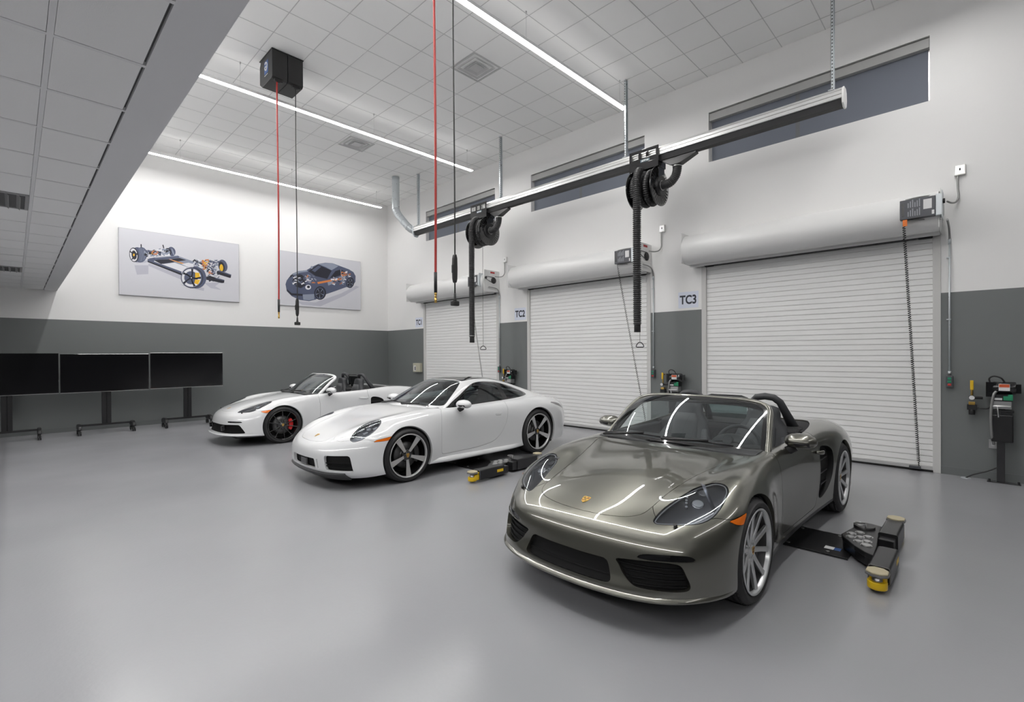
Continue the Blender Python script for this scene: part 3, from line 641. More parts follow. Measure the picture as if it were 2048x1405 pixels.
# ------------------------------------------------------------------ wheels
M['tyre'] = mat('tyre_rubber', (.018, .018, .019), .55, bump=(90, .2, .002))
M['silver'] = mat('silver_alloy', (.62, .63, .64), .28, .6, coat=.6)
M['barrel'] = mat('dusty_shaded_barrel', (.10, .10, .103), .4, .6)  # silver rim barrel, its colour darkened for brake dust and painted-in shade
M['machined'] = mat('machined_alloy', (.60, .60, .60), .32, .55)
M['wheel_black'] = mat('gloss_black_alloy', (.010, .010, .011), .12, .0, coat=1)
M['disc'] = vary(mat('brake_disc_iron', (.13, .13, .13), .4, .8), 30, .3, .5)
M['caliper_black'] = mat('black_caliper', (.015, .015, .016), .3, coat=.5)
M['caliper_red'] = mat('red_caliper', (.65, .012, .012), .3, coat=.6)
M['crest_gold'] = mat('crest_gold', (.80, .52, .12), .3, .7)
M['crest_red'] = mat('crest_red', (.35, .03, .02), .4)
M['crest_black'] = mat('crest_black', (.02, .02, .02), .4)
M['well'] = mat('wheel_well_liner', (.010, .010, .010), .85)
def crest(name, parent, M4, h=.062):
    """small shield: gold ground, two dark striped quarters with red, two with black antlers, a centre inescutcheon"""
    def sh(s, dz):
        P = [(-.42, .42), (-.2, .5), (0, .46), (.2, .5), (.42, .42), (.40, .05), (.30, -.28), (0, -.55), (-.30, -.28), (-.40, .05)]
        return [(x*s*h, y*s*h) for x, y in P]
    b = MB()
    b.slot(0).prism(sh(1, 0), 2, 0, .002, M4)
    q = h
    for sx, sy in ((1, 1), (-1, -1)):
        for k in range(3):
            x0 = .05+.11*k; xs = sorted((sx*x0*q, sx*(x0+.06)*q)); ys = sorted((sy*.08*q, sy*(.38 if sy > 0 else .34-.07*k)*q))
            b.slot(1 if k % 2 == 0 else 2).box(xs[0], xs[1], ys[0], ys[1], .002, .0026, M4)
    for sx, sy in ((-1, 1), (1, -1)):
        for k in range(3):
            ys = sorted((sy*(.12+.09*k)*q, sy*(.16+.09*k)*q)); xs = sorted((sx*.08*q, sx*(.34 if sy > 0 else .3-.06*k)*q)); b.slot(2).box(xs[0], xs[1], ys[0], ys[1], .002, .0026, M4)
    b.slot(2).prism([(-.1*q, .12*q), (.1*q, .12*q), (.08*q, -.06*q), (0, -.16*q), (-.08*q, -.06*q)], 2, .0026, .0032, M4)
    b.slot(0).prism([(-.05*q, .07*q), (.05*q, .07*q), (0, -.09*q)], 2, .0032, .0036, M4)
    return b.done(name, [M['crest_gold'], M['crest_red'], M['crest_black']], parent, fix=False)
def make_wheel(style, Rt, Wt, Rr, parent, x, y, z, side, rot=0., caliper='caliper_black', rear=1):
    """side: +1 faces +y, -1 faces -y. Built facing +y about the hub, the outer tyre face at local y = Wt/2."""
    h = Wt/2; face = h-.012
    prof = [(Rr-.012, h-.03), (Rr+.004, h-.012), (Rr+.012, h-.006), (Rr+.03, h+.001), (Rr+.045, h), ((Rr+Rt)/2+.01, h-.002), (Rt-.018, h-.012), (Rt-.008, h-.022), (Rt-.002, h-.036)]
    tread = []
    for yy in np.linspace(h-.045, -(h-.045), 5):
        tread += [(Rt, yy+.014), (Rt, yy+.006), (Rt-.007, yy+.005), (Rt-.007, yy-.005), (Rt, yy-.006)]
    full = prof + tread + [(r, -q) for r, q in prof[::-1]]
    b = MB(); b.lathe([(r, q) for r, q in full], (0, 0, 0), 'y', 72)
    # tread blocks on the shoulder and sidewall ribs
    for k in range(64):
        a = 2*PI*k/64; M4 = Matrix.Rotation(-a, 4, 'Y')
        b.box(-.0015, .0015, h-.038, h-.027, Rt-.010, Rt+.0003, M4)
    tb = b
    # rim barrel and lip
    metal = {'roadster': 'silver', 'gts': 'wheel_black', 'coupe': 'wheel_black'}[style]
    b = MB()
    b.lathe([(Rr, h-.010), (Rr+.006, h-.004), (Rr+.004, h+.001), (Rr-.006, h), (Rr-.010, h-.006), (Rr-.014, h-.03), (Rr-.022, h-.08), (Rr-.030, h-.13), (Rr-.032, -h+.03)], (0, 0, 0), 'y', 64)
    parent = b.done('wheel', M['machined'] if style == 'coupe' else M[metal], parent)
    tb.done('tyre', M['tyre'], parent)
    if style != 'gts':
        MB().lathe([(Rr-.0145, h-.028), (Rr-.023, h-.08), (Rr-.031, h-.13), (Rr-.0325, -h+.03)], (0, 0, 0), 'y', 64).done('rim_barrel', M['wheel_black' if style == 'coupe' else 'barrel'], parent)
    # spokes: cross-sections walked out along r; each a rounded wedge
    def spoke(a, pts, mt, mt2=None):
        """pts: (r, tangential offset, half width, front y, depth)"""
        M4 = Matrix.Rotation(-a, 4, 'Y'); loops = []; fl = []
        for r, t, w_, fy, dp in pts:
            loops.append([M4 @ Vector(q) for q in ((t-w_, fy-.004, r), (t-w_*.7, fy, r), (t+w_*.7, fy, r), (t+w_, fy-.004, r), (t+w_*.75, fy-dp, r), (t-w_*.75, fy-dp, r))])
            fl.append([M4 @ Vector(q) for q in ((t-w_*.93, fy+.0015, r), (t+w_*.93, fy+.0015, r), (t+w_*.93, fy-.003, r), (t-w_*.93, fy-.003, r))])
        bb = MB(); bb.ring(loops, smooth=False)
        s_ = bb.done('spoke', M[mt], parent, bevel=.002, seg=1)
        if mt2: MB().ring(fl, smooth=False).done('spoke_face', M[mt2], parent)
        return s_
    for k in range(5):
        a = rot + 2*PI*k/5
        if style == 'coupe':
            spoke(a, [(.055, 0, .019, face-.028, .03), (.10, 0, .022, face-.022, .03), (.18, 0, .031, face-.010, .028), (Rr-.012, 0, .040, face-.001, .022)], 'wheel_black', 'machined')
        elif style == 'roadster':
            for s_ in (-1, 1):
                spoke(a, [(.045, s_*.014, .021, face-.026, .03), (.09, s_*.028, .019, face-.024, .03), (.15, s_*.046, .018, face-.015, .028), (.21, s_*.066, .019, face-.007, .025), (Rr-.010, s_*.083, .022, face-.001, .02)], 'silver')
        else:
            for s_ in (-1, 1):
                spoke(a, [(.045, s_*.010, .014, face-.03, .03), (.09, s_*.022, .0085, face-.026, .028), (.16, s_*.044, .0075, face-.016, .025), (Rr-.010, s_*.076, .0085, face-.002, .02)], 'wheel_black')
    b = MB(); b.lathe([(.0, face-.020), (.028, face-.020), (.031, face-.024), (.034, face-.028), (.068, face-.030), (.078, face-.040), (.074, face-.06), (.0, face-.06)], (0, 0, 0), 'y', 40)
    hub = b.done('wheel_hub', M[metal], parent)
    b = MB()
    for k in range(5):
        a = rot + 2*PI*(k+.5)/5; c = Vector((math.sin(a)*.056, face-.031, math.cos(a)*.056)); b.cyl(c, c+Vector((0, .004, 0)), .009, 12)
    b.done('wheel_bolt', M['wheel_black'], parent)
    crest('wheel_crest', parent, Matrix(((-1, 0, 0, 0), (0, 0, 1, face-.0200), (0, 1, 0, 0), (0, 0, 0, 1))), .05)
    b = MB(); b.lathe([(.08, .0), (.165, .0), (.165, -.028), (.08, -.028)], (0, face-.075, 0), 'y', 48).lathe([(.0, .006), (.085, .006), (.085, -.03)], (0, face-.075, 0), 'y', 32)
    disc = b.done('brake_disc', M['disc'], parent)
    # caliper to the rear of the hub
    ca = MB(); loops = []
    for q in np.linspace(-.62, .62, 9):
        c_, s_ = math.cos(q)*rear, math.sin(q)
        w_ = .052*(1-.25*(abs(q)/.62)**3)
        loops.append([(r*c_, face-yy, r*s_) for r, yy in ((.175-w_, .052), (.175+w_*.25, .046), (.175+w_*.45, .06), (.175+w_*.45, .12), (.175-w_, .12))])
    ca.ring(loops, smooth=True); cal = ca.done('brake_caliper', M[caliper], parent, bevel=.003)
    MB().lathe([(.0, 0), (Rr-.04, 0)], (0, -h+.05, 0), 'y', 32).done('inner_shield', M['well'], parent)
    return parent
def place_wheel(car, style, Rt, Wt, Rr, x, yout, side, rot, caliper='caliper_black', zc=None):
    t = make_wheel(style, Rt, Wt, Rr, car, 0, 0, 0, side, rot, caliper, side)
    z = Rt-.004 if zc is None else zc
    if side > 0: t.location = (x, yout-Wt/2, z)
    else:
        t.location = (x, -(yout-Wt/2), z); t.rotation_euler = (0, 0, PI)
    return t
# ------------------------------------------------------------------ car bodies
M['paint_olive'] = mat('olive_metallic_paint', (.175, .173, .145), .30, .88, coat=1, coat_rough=.01)
M['paint_olive'].node_tree.nodes['Principled BSDF'].inputs['Coat IOR'].default_value = 1.7
M['paint_white'] = mat('white_car_paint', (.76, .77, .775), .35, 0, coat=1, coat_rough=.01)
M['paint_white'].node_tree.nodes['Principled BSDF'].inputs['Coat IOR'].default_value = 1.7
M['trim'] = mat('satin_black_trim', (.016, .016, .017), .35)
M['grille'] = mat('grille_black', (.006, .006, .0065), .6, spec=.2)
M['glassc'] = glass_mat('windscreen_glass', (.70, .78, .77), .065)
M['glassd'] = glass_mat('side_glass', (.48, .55, .55), .04)
M['lens'] = glass_mat('headlamp_lens', (.80, .82, .84), .02)
M['lamp_dark'] = mat('headlamp_interior', (.13, .133, .145), .3, .75, coat=.5)
M['lamp_chrome'] = mat('headlamp_reflector', (.55, .56, .60), .15, 1.)
M['lamp_ring'] = mat('light_guide_ring', (.55, .57, .60), .25, .2)
M['lamp_led'] = mat('led_lens', (.65, .68, .72), .1, .2, coat=1)
M['amber'] = mat('amber_marker', (.80, .17, .01), .18, coat=1)
M['tail'] = mat('smoked_tail_lens', (.045, .035, .035), .1, coat=1)
M['leather'] = mat('dark_leather', (.042, .044, .048), .5, bump=(300, .2, .001))
M['leather2'] = mat('seat_centre_leather', (.062, .064, .068), .55, bump=(200, .3, .001))
M['dash'] = mat('dashboard_grain', (.028, .03, .032), .55)
M['fabric_top'] = mat('soft_top_fabric', (.012, .012, .013), .8)
def strip_over(S, name, P, w_, m, parent, off=.002, th=.004, n=8):
    """a narrow raised bead that follows surface points P"""
    MB().tube(P, w_, n).done(name, m, parent)
def nearest(S, p):
    d = ((S.V - np.array(p))**2).sum(1); k = d.argmin(); return S.V[k], S.N[k]
def slatted(S, zs, half, back, name, m, parent, mirror=True):
    """horizontal bars at heights zs that follow a (recessed) surface region"""
    B = S.offset(-back)
    for z in zs:
        f = lambda V, UV, z=z: np.abs(V[:, 2]-z) - half
        pts = B
        a, _ = pts.split(lambda V, UV, z=z: V[:, 2]-(z+half)); _, a = a.split(lambda V, UV, z=z: V[:, 2]-(z-half))
        if len(a.T) == 0: continue
        for q in ((a, a.mirrored()) if mirror else (a.both(),)):
            surf_obj(name, q, [m], parent, lip=.018)
def outline_yz(P, xmax=.9, per=8, straight=False):
    P = np.array(P, float); Q = P if straight else spline_closed(P, per)
    def fn(V, UV):
        f = np.full(len(V), .2); k = V[:, 0] < xmax
        if k.any(): f[k] = poly_sd(V[k][:, 1:], Q)
        return f
    return fn
def outline_uv(P, per=8):
    Q = spline_closed(P, per)
    return lambda V, UV: poly_sd(UV, Q)
def on_mid(V): return np.abs(V[:, 1]) < 2e-4
def pair(name, S, mats, parent, **k):
    return [surf_obj(name, q, mats, parent, **k) for q in (S, S.mirrored())]
def one(name, S, mats, parent, **k): return surf_obj(name, S.both(), mats, parent, **k)
def sym(P): return list(P) + [(x, -y) + tuple(r) for x, y, *r in P[::-1] if abs(y) > 1e-6]
def blob(c, r, name, m, parent, n=16, sq=1., rot=None):
    """ellipsoid with optional super-elliptic squareness"""
    loops = []
    for i in range(1, n):
        t = PI*i/n - PI/2; L = []
        for k in range(2*n):
            a = 2*PI*k/(2*n)
            pw = lambda q: math.copysign(abs(q)**sq, q)
            v = Vector((r[0]*pw(math.cos(t))*pw(math.cos(a)), r[1]*pw(math.cos(t))*pw(math.sin(a)), r[2]*pw(math.sin(t))))
            L.append((rot @ v if rot else v) + Vector(c))
        loops.append(L)
    b = MB(); b.ring(loops); return b.done(name, m, parent)
def seat(parent, x, y, z, m1, m2, head=True, width=.50):
    """sports seat with bolsters and a one-piece head restraint, facing the nose (-x)"""
    prof = [(.10, .24), (.0, .25), (-.02, .25), (.04, .245)]
    def shell(P, ws, thick, name, mm, dx=0, fac=1.):
        loops = []
        for (px, pz), w_ in zip(P, ws):
            L = []
            for k in range(20):
                a = 2*PI*k/20; c_, s_ = math.cos(a), math.sin(a)
                L.append((x+px+thick*math.copysign(abs(s_)**.7, s_)*.5, y+w_/2*math.copysign(abs(c_)**.6, c_), z+pz))
            loops.append(L)
        b = MB(); b.ring(loops); return b.done(name, mm, parent)
    back = [(.42, .16), (.46, .28), (.51, .42), (.555, .56), (.58, .66), (.595, .74), (.605, .80), (.61, .845), (.612, .86)]
    s = shell(back, [.44*width/.5, .50*width/.5, .52*width/.5, .50*width/.5, .42*width/.5, .30, .29, .25, .16], .13, 'seat_back', m1)
    shell([(p[0]-.045, p[1]) for p in back[:6]], [.24, .26, .28, .28, .27, .2], .09, 'seat_back_insert', m2)
    for sy in (-1, 1):
        b = MB(); b.tube([(x+.36, y+sy*.20, z+.18), (x+.40, y+sy*.235, z+.32), (x+.45, y+sy*.235, z+.46), (x+.52, y+sy*.20, z+.58)], [.04, .052, .05, .025], 12); b.done('seat_bolster', m1, parent)
    b = MB(); b.prism([(-.15, 0), (-.18, .06), (-.14, .12), (.1, .14), (.42, .10), (.44, 0)], 1, y-.25, y+.25, Matrix.Translation((x, 0, z))); b.done('seat_cushion', m1, parent, bevel=.035, seg=3)
def steering(parent, x, y, z, m):
    tilt = Matrix.Translation((x, y, z)) @ Matrix.Rotation(.42, 4, 'Y')
    b = MB(); ring = [tilt @ Vector((0, .18*math.cos(a), .175*math.sin(a))) for a in np.linspace(0, 2*PI, 40)]
    b.tube(ring, .016, 10, caps=(False, False))
    w = b.done('steering_wheel', m, parent)
    b = MB()
    hub = [tilt @ Vector((p[0], p[1], p[2])) for p in ((-.03, 0, 0), (.012, 0, 0))]
    b.cyl(hub[0], hub[1], .065, 20)
    for a in (0, PI, -PI/2): b.tube([tilt @ Vector((0, .04*math.cos(a), .04*math.sin(a))), tilt @ Vector((0, .172*math.cos(a), .168*math.sin(a)))], .017, 8, sy=.5)
    b.cyl(tilt @ Vector((-.03, 0, 0)), tilt @ Vector((-.25, 0, -.02)), .04, 12)
    b.done('steering_hub', m, w)
def mirror_unit(parent, x, y, z, s, paint, dark='trim', k=1.):
    """door mirror: painted shell, dark foot, glass looking back. s = side"""
    loops = []; s = s*k
    for t, wx, wz in ((-.02, .02, .018), (-.005, .058, .040), (.03, .085, .058), (.09, .095, .066), (.15, .085, .060), (.19, .058, .040), (.205, .02, .016)):
        loops.append([(x + wx*math.cos(a)*(1 if math.cos(a) < 0 else .55), y+s*t, z + wz*math.sin(a)*(1.0 if math.sin(a) > 0 else .8)) for a in [2*PI*k/24 for k in range(24)]])
    b = MB(); b.ring(loops); m = b.done('mirror', M[paint], parent)
    b = MB(); b.tube([(x+.01, y+s*.05, z-.045), (x-.0, y+s*.01, z-.075), (x-.01, y-s*.04, z-.10), (x-.015, y-s*.115, z-.115)], [.038, .034, .030, .028], 14, sy=.6); b.done('mirror_foot', M[dark], m)
    b = MB(); b.ring([[(x + wx*1.02*math.cos(a)*(1 if math.cos(a) < 0 else .57), y+s*t, z + wz*1.02*math.sin(a)) for a in [PI+PI*k/12 for k in range(13)]] for t, wx, wz in ((.01, .075, .040), (.09, .096, .050), (.17, .08, .040))], closed=False, caps=(False, False))
    o = b.done('mirror_lower_shell', M[dark], m); md = o.modifiers.new('s', 'SOLIDIFY'); md.thickness = .004
    MB().prism(rrect(y+s*.095, z, .15, .085, .03), 0, x+.049, x+.054).done('mirror_glass', M['chrome'], m)
def wiper(parent, P, m):
    b = MB(); b.tube(P, .007, 8)
    q = Vector(P[0]); d = (Vector(P[1])-q).normalized()
    b.tube([Vector(P[0])+Vector((-.03, 0, -.012)), Vector(P[len(P)//2])+Vector((0, 0, .012)), Vector(P[-2])+Vector((0, 0, .012))], .011, 8)
    b.done('wiper', m, parent)
def lamp_unit(region, parent, kind, fn=None):
    """lens over a dark bowl with projector and light modules; region = half body region (y > 0)"""
    band = None
    if fn is not None:
        q, _ = region.split(lambda V, UV: fn(V, UV)+.007); _, band = q.split(lambda V, UV: fn(V, UV)+(.013 if kind == 'roadster' else .012))
    for S in (region, region.mirrored()):
        s = np.sign(S.V[:, 1].mean())
        lens = surf_obj('headlight', S.offset(.0005), [M['lens'], M['trim']], parent, lip=.014, gap=.002, lip_mi=1)
        cut = S.offset(-.030)
        surf_obj('headlight_bowl', cut, [M['lamp_dark']], lens, lip=-.03)
        c = S.V.mean(0); n = S.N.mean(0); n /= np.linalg.norm(n)
        tx = np.array([1, 0, 0.]); tx -= n*(tx@n); tx /= np.linalg.norm(tx); ty = np.cross(n, tx)
        def at(a, b_, d): return Vector(c + tx*a + ty*b_*s + n*d)
        nn = Vector(n)
        def disc(a, b_, r, d, name, m, h=.012):
            p = at(a, b_, d); bb = MB(); bb.tube([p-nn*h, p, p+nn*.002], [r, r, r*.8], 20); bb.done(name, m, lens)
        if band is not None: surf_obj('light_ring', (band if S is region else band.mirrored()).offset(-.006), [M['lamp_ring']], lens, lip=.006)
        if kind == 'roadster':
            disc(.03, .0, .040, -.022, 'projector_ring', M['lamp_chrome']); disc(.03, .0, .034, -.016, 'projector_lens', M['lamp_led'], .01)
            disc(.14, -.015, .030, -.020, 'projector_ring', M['lamp_dark'])
            for a, b_ in ((-.01, -.055), (.015, -.066), (-.04, -.04), (.04, -.075)): disc(a, b_, .0085, -.010, 'running_light', M['lamp_led'])
            bb = MB(); bb.ring([[at(.03+q*.18, .10-q*.15+w_, -.012) for w_ in (-.014, .014)] + [at(.03+q*.18, .10-q*.15+w_, -.022) for w_ in (.014, -.014)] for q in np.linspace(0, 1, 6)], smooth=False); bb.done('light_blade', M['lamp_chrome'], lens)
        else:
            disc(.02, 0, .052, -.024, 'projector_ring', M['lamp_chrome']); disc(.02, 0, .046, -.018, 'projector_lens', M['lamp_dark'], .01); disc(.02, 0, .026, -.012, 'projector_lens', M['lamp_led'], .01)
            for a, b_ in ((.085, .045), (.085, -.045), (-.045, .045), (-.045, -.045)):
                p = at(a+.0, b_, -.010); bb = MB(); M4 = Matrix.Translation(p)
                bb.ring([[at(a+da*.03, b_+db*.018, d) for da, db in ((-1, -1), (1, -1), (1, 1), (-1, 1))] for d in (-.022, -.010)], smooth=False); bb.done('running_light', M['lamp_led'], lens, bevel=.003)
def interior(parent, x0, x1, yb, zt, zf, m):
    """tub: floor, sides and rear bulkhead, from x0 to x1"""
    b = MB()
    b.box(x0, x1, -yb, yb, zf-.02, zf).box(x0-.02, x0, -yb, yb, zf, zt-.06).box(x1, x1+.02, -yb, yb, zf, zt)
    for s in (-1, 1): b.box(x0, x1, min(s*yb, s*(yb+.02)), max(s*yb, s*(yb+.02)), zf, zt)
    b.box(x0+.3, x1-.1, -.09, .09, zf, zf+.20)
    b.done('cabin_tub', m, parent)
def dashboard(parent, x0, x1, yb, z0, ze, base, side=-1):
    """padded dash: a rolled profile across the car, with an instrument hood and centre console"""
    prof = [(x0, z0-.05), (x0, ze), (x0+.10, ze+.012), (x1-.10, ze+.005), (x1-.03, ze-.02), (x1, ze-.06), (x1-.01, ze-.12), (x1-.06, ze-.20), (x1-.10, z0-.20)]
    b = MB(); b.prism(prof, 1, -yb, yb); d = b.done('dashboard', M['dash'], parent, bevel=.02, seg=2)
    b = MB(); yc = .37*side
    b.ring([[(x1-.16+dx, yc+w_*math.cos(a), ze-.01+h_*math.sin(a)) for a in np.linspace(0, PI, 14)] for dx, w_, h_ in ((0, .14, .035), (.08, .17, .075), (.13, .17, .078), (.14, .15, .06))], closed=False, caps=(False, False))
    o = b.done('instrument_hood', M['dash'], d); md = o.modifiers.new('s', 'SOLIDIFY'); md.thickness = .01
    MB().prism([(x1-.12, ze-.20), (x1-.02, ze-.10), (x1+.30, ze-.32), (x1+.55, ze-.34), (x1+.55, .30), (x1-.1, .30)], 1, -.11, .11).done('centre_console', M['dash'], d, bevel=.015)
def wheel_house(parent, x, z, R, y0, y1):
    for s in (-1, 1):
        b = MB(); n = 28
        pts = [(x+R*math.cos(a), z+R*math.sin(a)) for a in np.linspace(-.55, PI+.55, n)]
        b.ring([[(p[0], s*y, p[1]) for p in pts] for y in (y0, y1)], closed=False, caps=(False, False))
        b.v += [(x, s*y0, z)]; k = len(b.v)-1
        for i in range(n-1): b.f.append([i, i+1, k]); b.m.append(0); b.sm.append(False)
        o = b.done('wheel_house', M['well'], parent)
def circ(xc, zc, R): return lambda V, UV: np.hypot(V[:, 0]-xc, V[:, 2]-zc) - R
def take(S, fn):
    a, b = S.split(fn); return a, b          # inside, outside
def frit(G, inner=.05):
    return None
def windscreen(car, B, H, bulge, n, paint, frame=True, fw=.026):
    """B(t), H(t): base and header curves; the pane is a rounded shape in (t, s)"""
    ts, ss = np.linspace(-1, 1, 61), np.linspace(-.06, 1, 33)
    G = np.array([[np.array(B(t)) + (np.array(H(t))-np.array(B(t)))*s + np.array(bulge)*4*s*(1-s)*(1-.35*t*t) for t in ts] for s in ss])
    S = Surf.from_grid(G, sym=False)
    if S.N[:, 2].mean() < 0: S = Surf(S.V, -S.N, S.UV, S.T[:, ::-1].copy())
    U_ = lambda UV: (UV[:, 1]/60*2-1, UV[:, 0]/32*1.06-.06)
    def rr(k, e):
        def f(V, UV):
            t, s = U_(UV); s2 = np.maximum(s, 0)
            return (np.abs(t)**n + s2**n)**(1/n) - k
        return f
    S, _ = S.split(rr(1.0, 0))
    def band(V, UV):
        t, s = U_(UV); s2 = np.maximum(s, 0); return np.maximum((np.abs(t/.955)**n + (s2/.94)**n)**(1/n) - 1, -(s-.045)*.9)
    clear, dark = S.split(band)
    w_ = surf_obj('windscreen', clear, [M['glassc']], car)
    surf_obj('windscreen_frit', dark, [M['gloss']], w_)
    if frame:
        pts = []
        for a in np.linspace(0, PI, 70):
            c_, s_ = math.cos(a), math.sin(a); t = math.copysign(abs(c_)**(2/n), c_); s = abs(s_)**(2/n)
            f = lambda t, s: np.array(B(t)) + (np.array(H(t))-np.array(B(t)))*s + np.array(bulge)*4*s*(1-s)*(1-.35*t*t)
            p = f(t, s); dt = f(t+.01, s)-f(t-.01, s); ds = f(t, s+.01)-f(t, s-.01); nn = np.cross(dt, ds); nn /= np.linalg.norm(nn)
            if nn[2] < 0: nn = -nn
            pts.append((Vector(p), Vector(nn)))
        P0 = pts[0][0]; a0 = pts[0]; 
        loops = []
        for i, (p, nn) in enumerate(pts):
            tg = (pts[min(i+1, len(pts)-1)][0]-pts[max(i-1, 0)][0]).normalized(); out = nn.cross(tg).normalized()
            if out.dot(p-Vector((1.8, 0, 1.0))) < 0: out = -out
            sec = [(-.006, .004), (.0, .012), (fw*.6, .014), (fw*1.4, .006), (fw*1.7, -.010), (fw*1.5, -.032), (fw*.6, -.042), (-.008, -.036)]
            loops.append([p+out*u_+nn*v_ for u_, v_ in sec])
        # run the feet down into the body
        for L, k in ((loops[0], 0), (loops[-1], 1)):
            L2 = [q+Vector((-.10, 0, -.085)) for q in L]; loops.insert(0, L2) if k == 0 else loops.append(L2)
        b = MB(); b.ring(loops); b.done('windscreen_frame', M[paint], car)
        b = MB(); b.tube([p+nn*-.045 for p, nn in pts], .017, 8); b.done('frame_lining', M['trim'], car)
    return w_
def common_front(S, car, paint, head3, side_xz, kind, hood_xy, bump_uv, yz_open):
    pass
def build_roadster(car, paint, style, gts=False, res=(300, 130)):
    S = Surf.from_grid(net_surface(ROADSTER, *res), rows=24, cols=11)
    xf, xr, zf, zr = .905, 3.385, .332, .343
    _, S = take(S, circ(xf, zf, .354)); _, S = take(S, circ(xr, zr, .372))
    pit = [(1.44, 0), (1.455, .25), (1.49, .42), (1.55, .56), (1.63, .655), (1.75, .70), (1.95, .715), (2.2, .717), (2.5, .717), (2.8, .705), (3.02, .67), (3.2, .60), (3.31, .48), (3.37, .26), (3.385, 0)]
    P, S = take(S, outline_xy(sym(pit), .6))
    _, deckhole = take(P, lambda V, UV: V[:, 0]-2.66)
    one('soft_top_cover', deckhole.offset(-.014), [M['fabric_top']], car, lip=.02)
    shell = S.offset(-.05); one('inner_shell', shell, [M['well']], car)
    head = [(.275,.484,.588),(.262,.505,.582),(.272,.530,.577),(.293,.567,.576),(.346,.646,.58),(.409,.713,.589),(.482,.754,.615),(.574,.770,.659),(.686,.764,.709),(.735,.748,.733),(.762,.717,.75),(.761,.667,.756),(.735,.627,.748),(.661,.567,.723),(.534,.527,.684),(.402,.493,.641),(.32,.483,.61)]
    hf = outline3(head, 6, .2); Hd, S = take(S, hf)
    sl = [(.530,.602),(.567,.580),(.610,.570),(.635,.570),(.70,.625),(.60,.612)]
    Sl, S = take(S, outline_xz(sl, .7, straight=True))
    opens = []
    if not gts:
        cg = [(0,.372),(.12,.371),(.24,.372),(.275,.37),(.298,.355),(.318,.31),(.330,.272),(.322,.256),(.29,.25),(.2,.249),(.1,.249),(0,.249)]
        sg = [(.350,.384),(.42,.394),(.50,.400),(.57,.404),(.64,.402),(.68,.388),(.705,.335),(.722,.285),(.715,.263),(.68,.256),(.58,.258),(.48,.263),(.435,.284),(.395,.32),(.37,.355)]
        dr = [(.470,.414),(.478,.428),(.50,.435),(.56,.442),(.68,.444),(.722,.434),(.735,.420),(.72,.414),(.63,.413),(.54,.411)]
    else:
        cg = [(0,.375),(.12,.374),(.26,.373),(.40,.374),(.52,.380),(.64,.382),(.69,.374),(.725,.33),(.765,.255),(.755,.238),(.68,.235),(.50,.236),(.36,.240),(.2,.245),(.1,.247),(0,.249)]
        sg = [(.39,.36),(.42,.378),(.52,.382),(.64,.384),(.70,.375),(.735,.33),(.775,.255),(.76,.238),(.68,.236),(.50,.240),(.42,.245),(.39,.27),(.385,.32)]
        dr = [(.45,.425),(.465,.436),(.56,.44),(.68,.438),(.715,.428),(.71,.420),(.60,.416),(.47,.417)]
    Cg, S = take(S, outline_yz(cg + [(-y, z) for y, z in cg[::-1]][1:-1])); Sg, S = take(S, outline_yz(sg) if not gts else outline_yz([(3, 3), (3.1, 3), (3.1, 3.1), (3, 3.1)])); Dr, S = take(S, outline_yz(dr))
    hood = [(.173, 0), (.175, .07), (.182, .15), (.198, .24), (.226, .325), (.262, .380), (.305, .410), (.38, .425), (.50, .433), (.63, .447), (.86, .487), (1.08, .545), (1.25, .60), (1.36, .628), (1.40, .60), (1.405, .52), (1.385, .35), (1.365, .15), (1.36, 0)]
    Ho, S = take(S, outline_xy(sym(hood), .5))
    cowl = [(1.30, 0), (1.30, .5), (1.45, .60), (1.56, .66), (1.62, .68), (1.70, .66), (1.70, 0)]
    Co, S = take(S, outline_xy([(x, y) for x, y in cowl] + [(x, -y) for x, y in cowl[::-1] if y], .6, straight=True))
    door = [(1.655, 1.0), (1.625, .88), (1.588, .80), (1.597, .72), (1.606, .64), (1.608, .53), (1.600, .42), (1.580, .34), (1.575, .275), (1.62, .243), (1.8, .238), (2.2, .238), (2.42, .243), (2.50, .27), (2.56, .36), (2.61, .48), (2.625, .60), (2.62, .72), (2.60, .82), (2.60, 1.0)]
    Do, S = take(S, outline_xz(door, .5, 6))
    inn = [(2.635, .69), (2.65, .735), (2.71, .745), (2.85, .725), (2.95, .68), (2.98, .60), (2.965, .50), (2.91, .405), (2.81, .335), (2.68, .295), (2.60, .30), (2.585, .34), (2.625, .45), (2.638, .56)] if not gts else [(2.66, .64), (2.67, .70), (2.73, .72), (2.84, .70), (2.93, .65), (2.95, .57), (2.94, .50), (2.88, .42), (2.78, .36), (2.70, .40), (2.665, .52)]
    In, S = take(S, outline_xz(inn, .5, 8))
    ub = lambda v: np.interp(v, [0, 2.9, 3.2, 3.6, 4.4, 5.2, 5.7, 6.2, 6.6, 7.4, 8], [6.3, 6.2, 5.25, 5.0, 5.0, 5.0, 5.0, 4.78, 4.72, 4.95, 4.95])
    Bu, S = take(S, lambda V, UV: np.where(UV[:, 0] > 12, 1., UV[:, 0]-ub(UV[:, 1])))
    Lp, Bu = take(Bu, lambda V, UV: V[:, 2]-.174)
    Si, S = take(S, lambda V, UV: np.where((V[:, 0] > 1.2) & (V[:, 0] < 3.1), V[:, 2]-.205, .5))
    pm = [M[paint], M['trim']]
    one('body_shell', S, pm, car, lip=.03, gap=.0018)
    one('hood', Ho, pm, car, lip=.02, gap=.002)
    one('front_bumper', Bu, pm, car, lip=.035, gap=.0015)
    one('lower_lip', Lp.offset(-.002), [M['trim']], car, lip=.03)
    pair('door', Do, pm, car, lip=.022, gap=.0022)
    if len(Si.T): pair('rocker_trim', Si, [M['trim']], car)
    one('cowl_panel', Co.offset(-.008), [M['trim']], car, lip=.02)
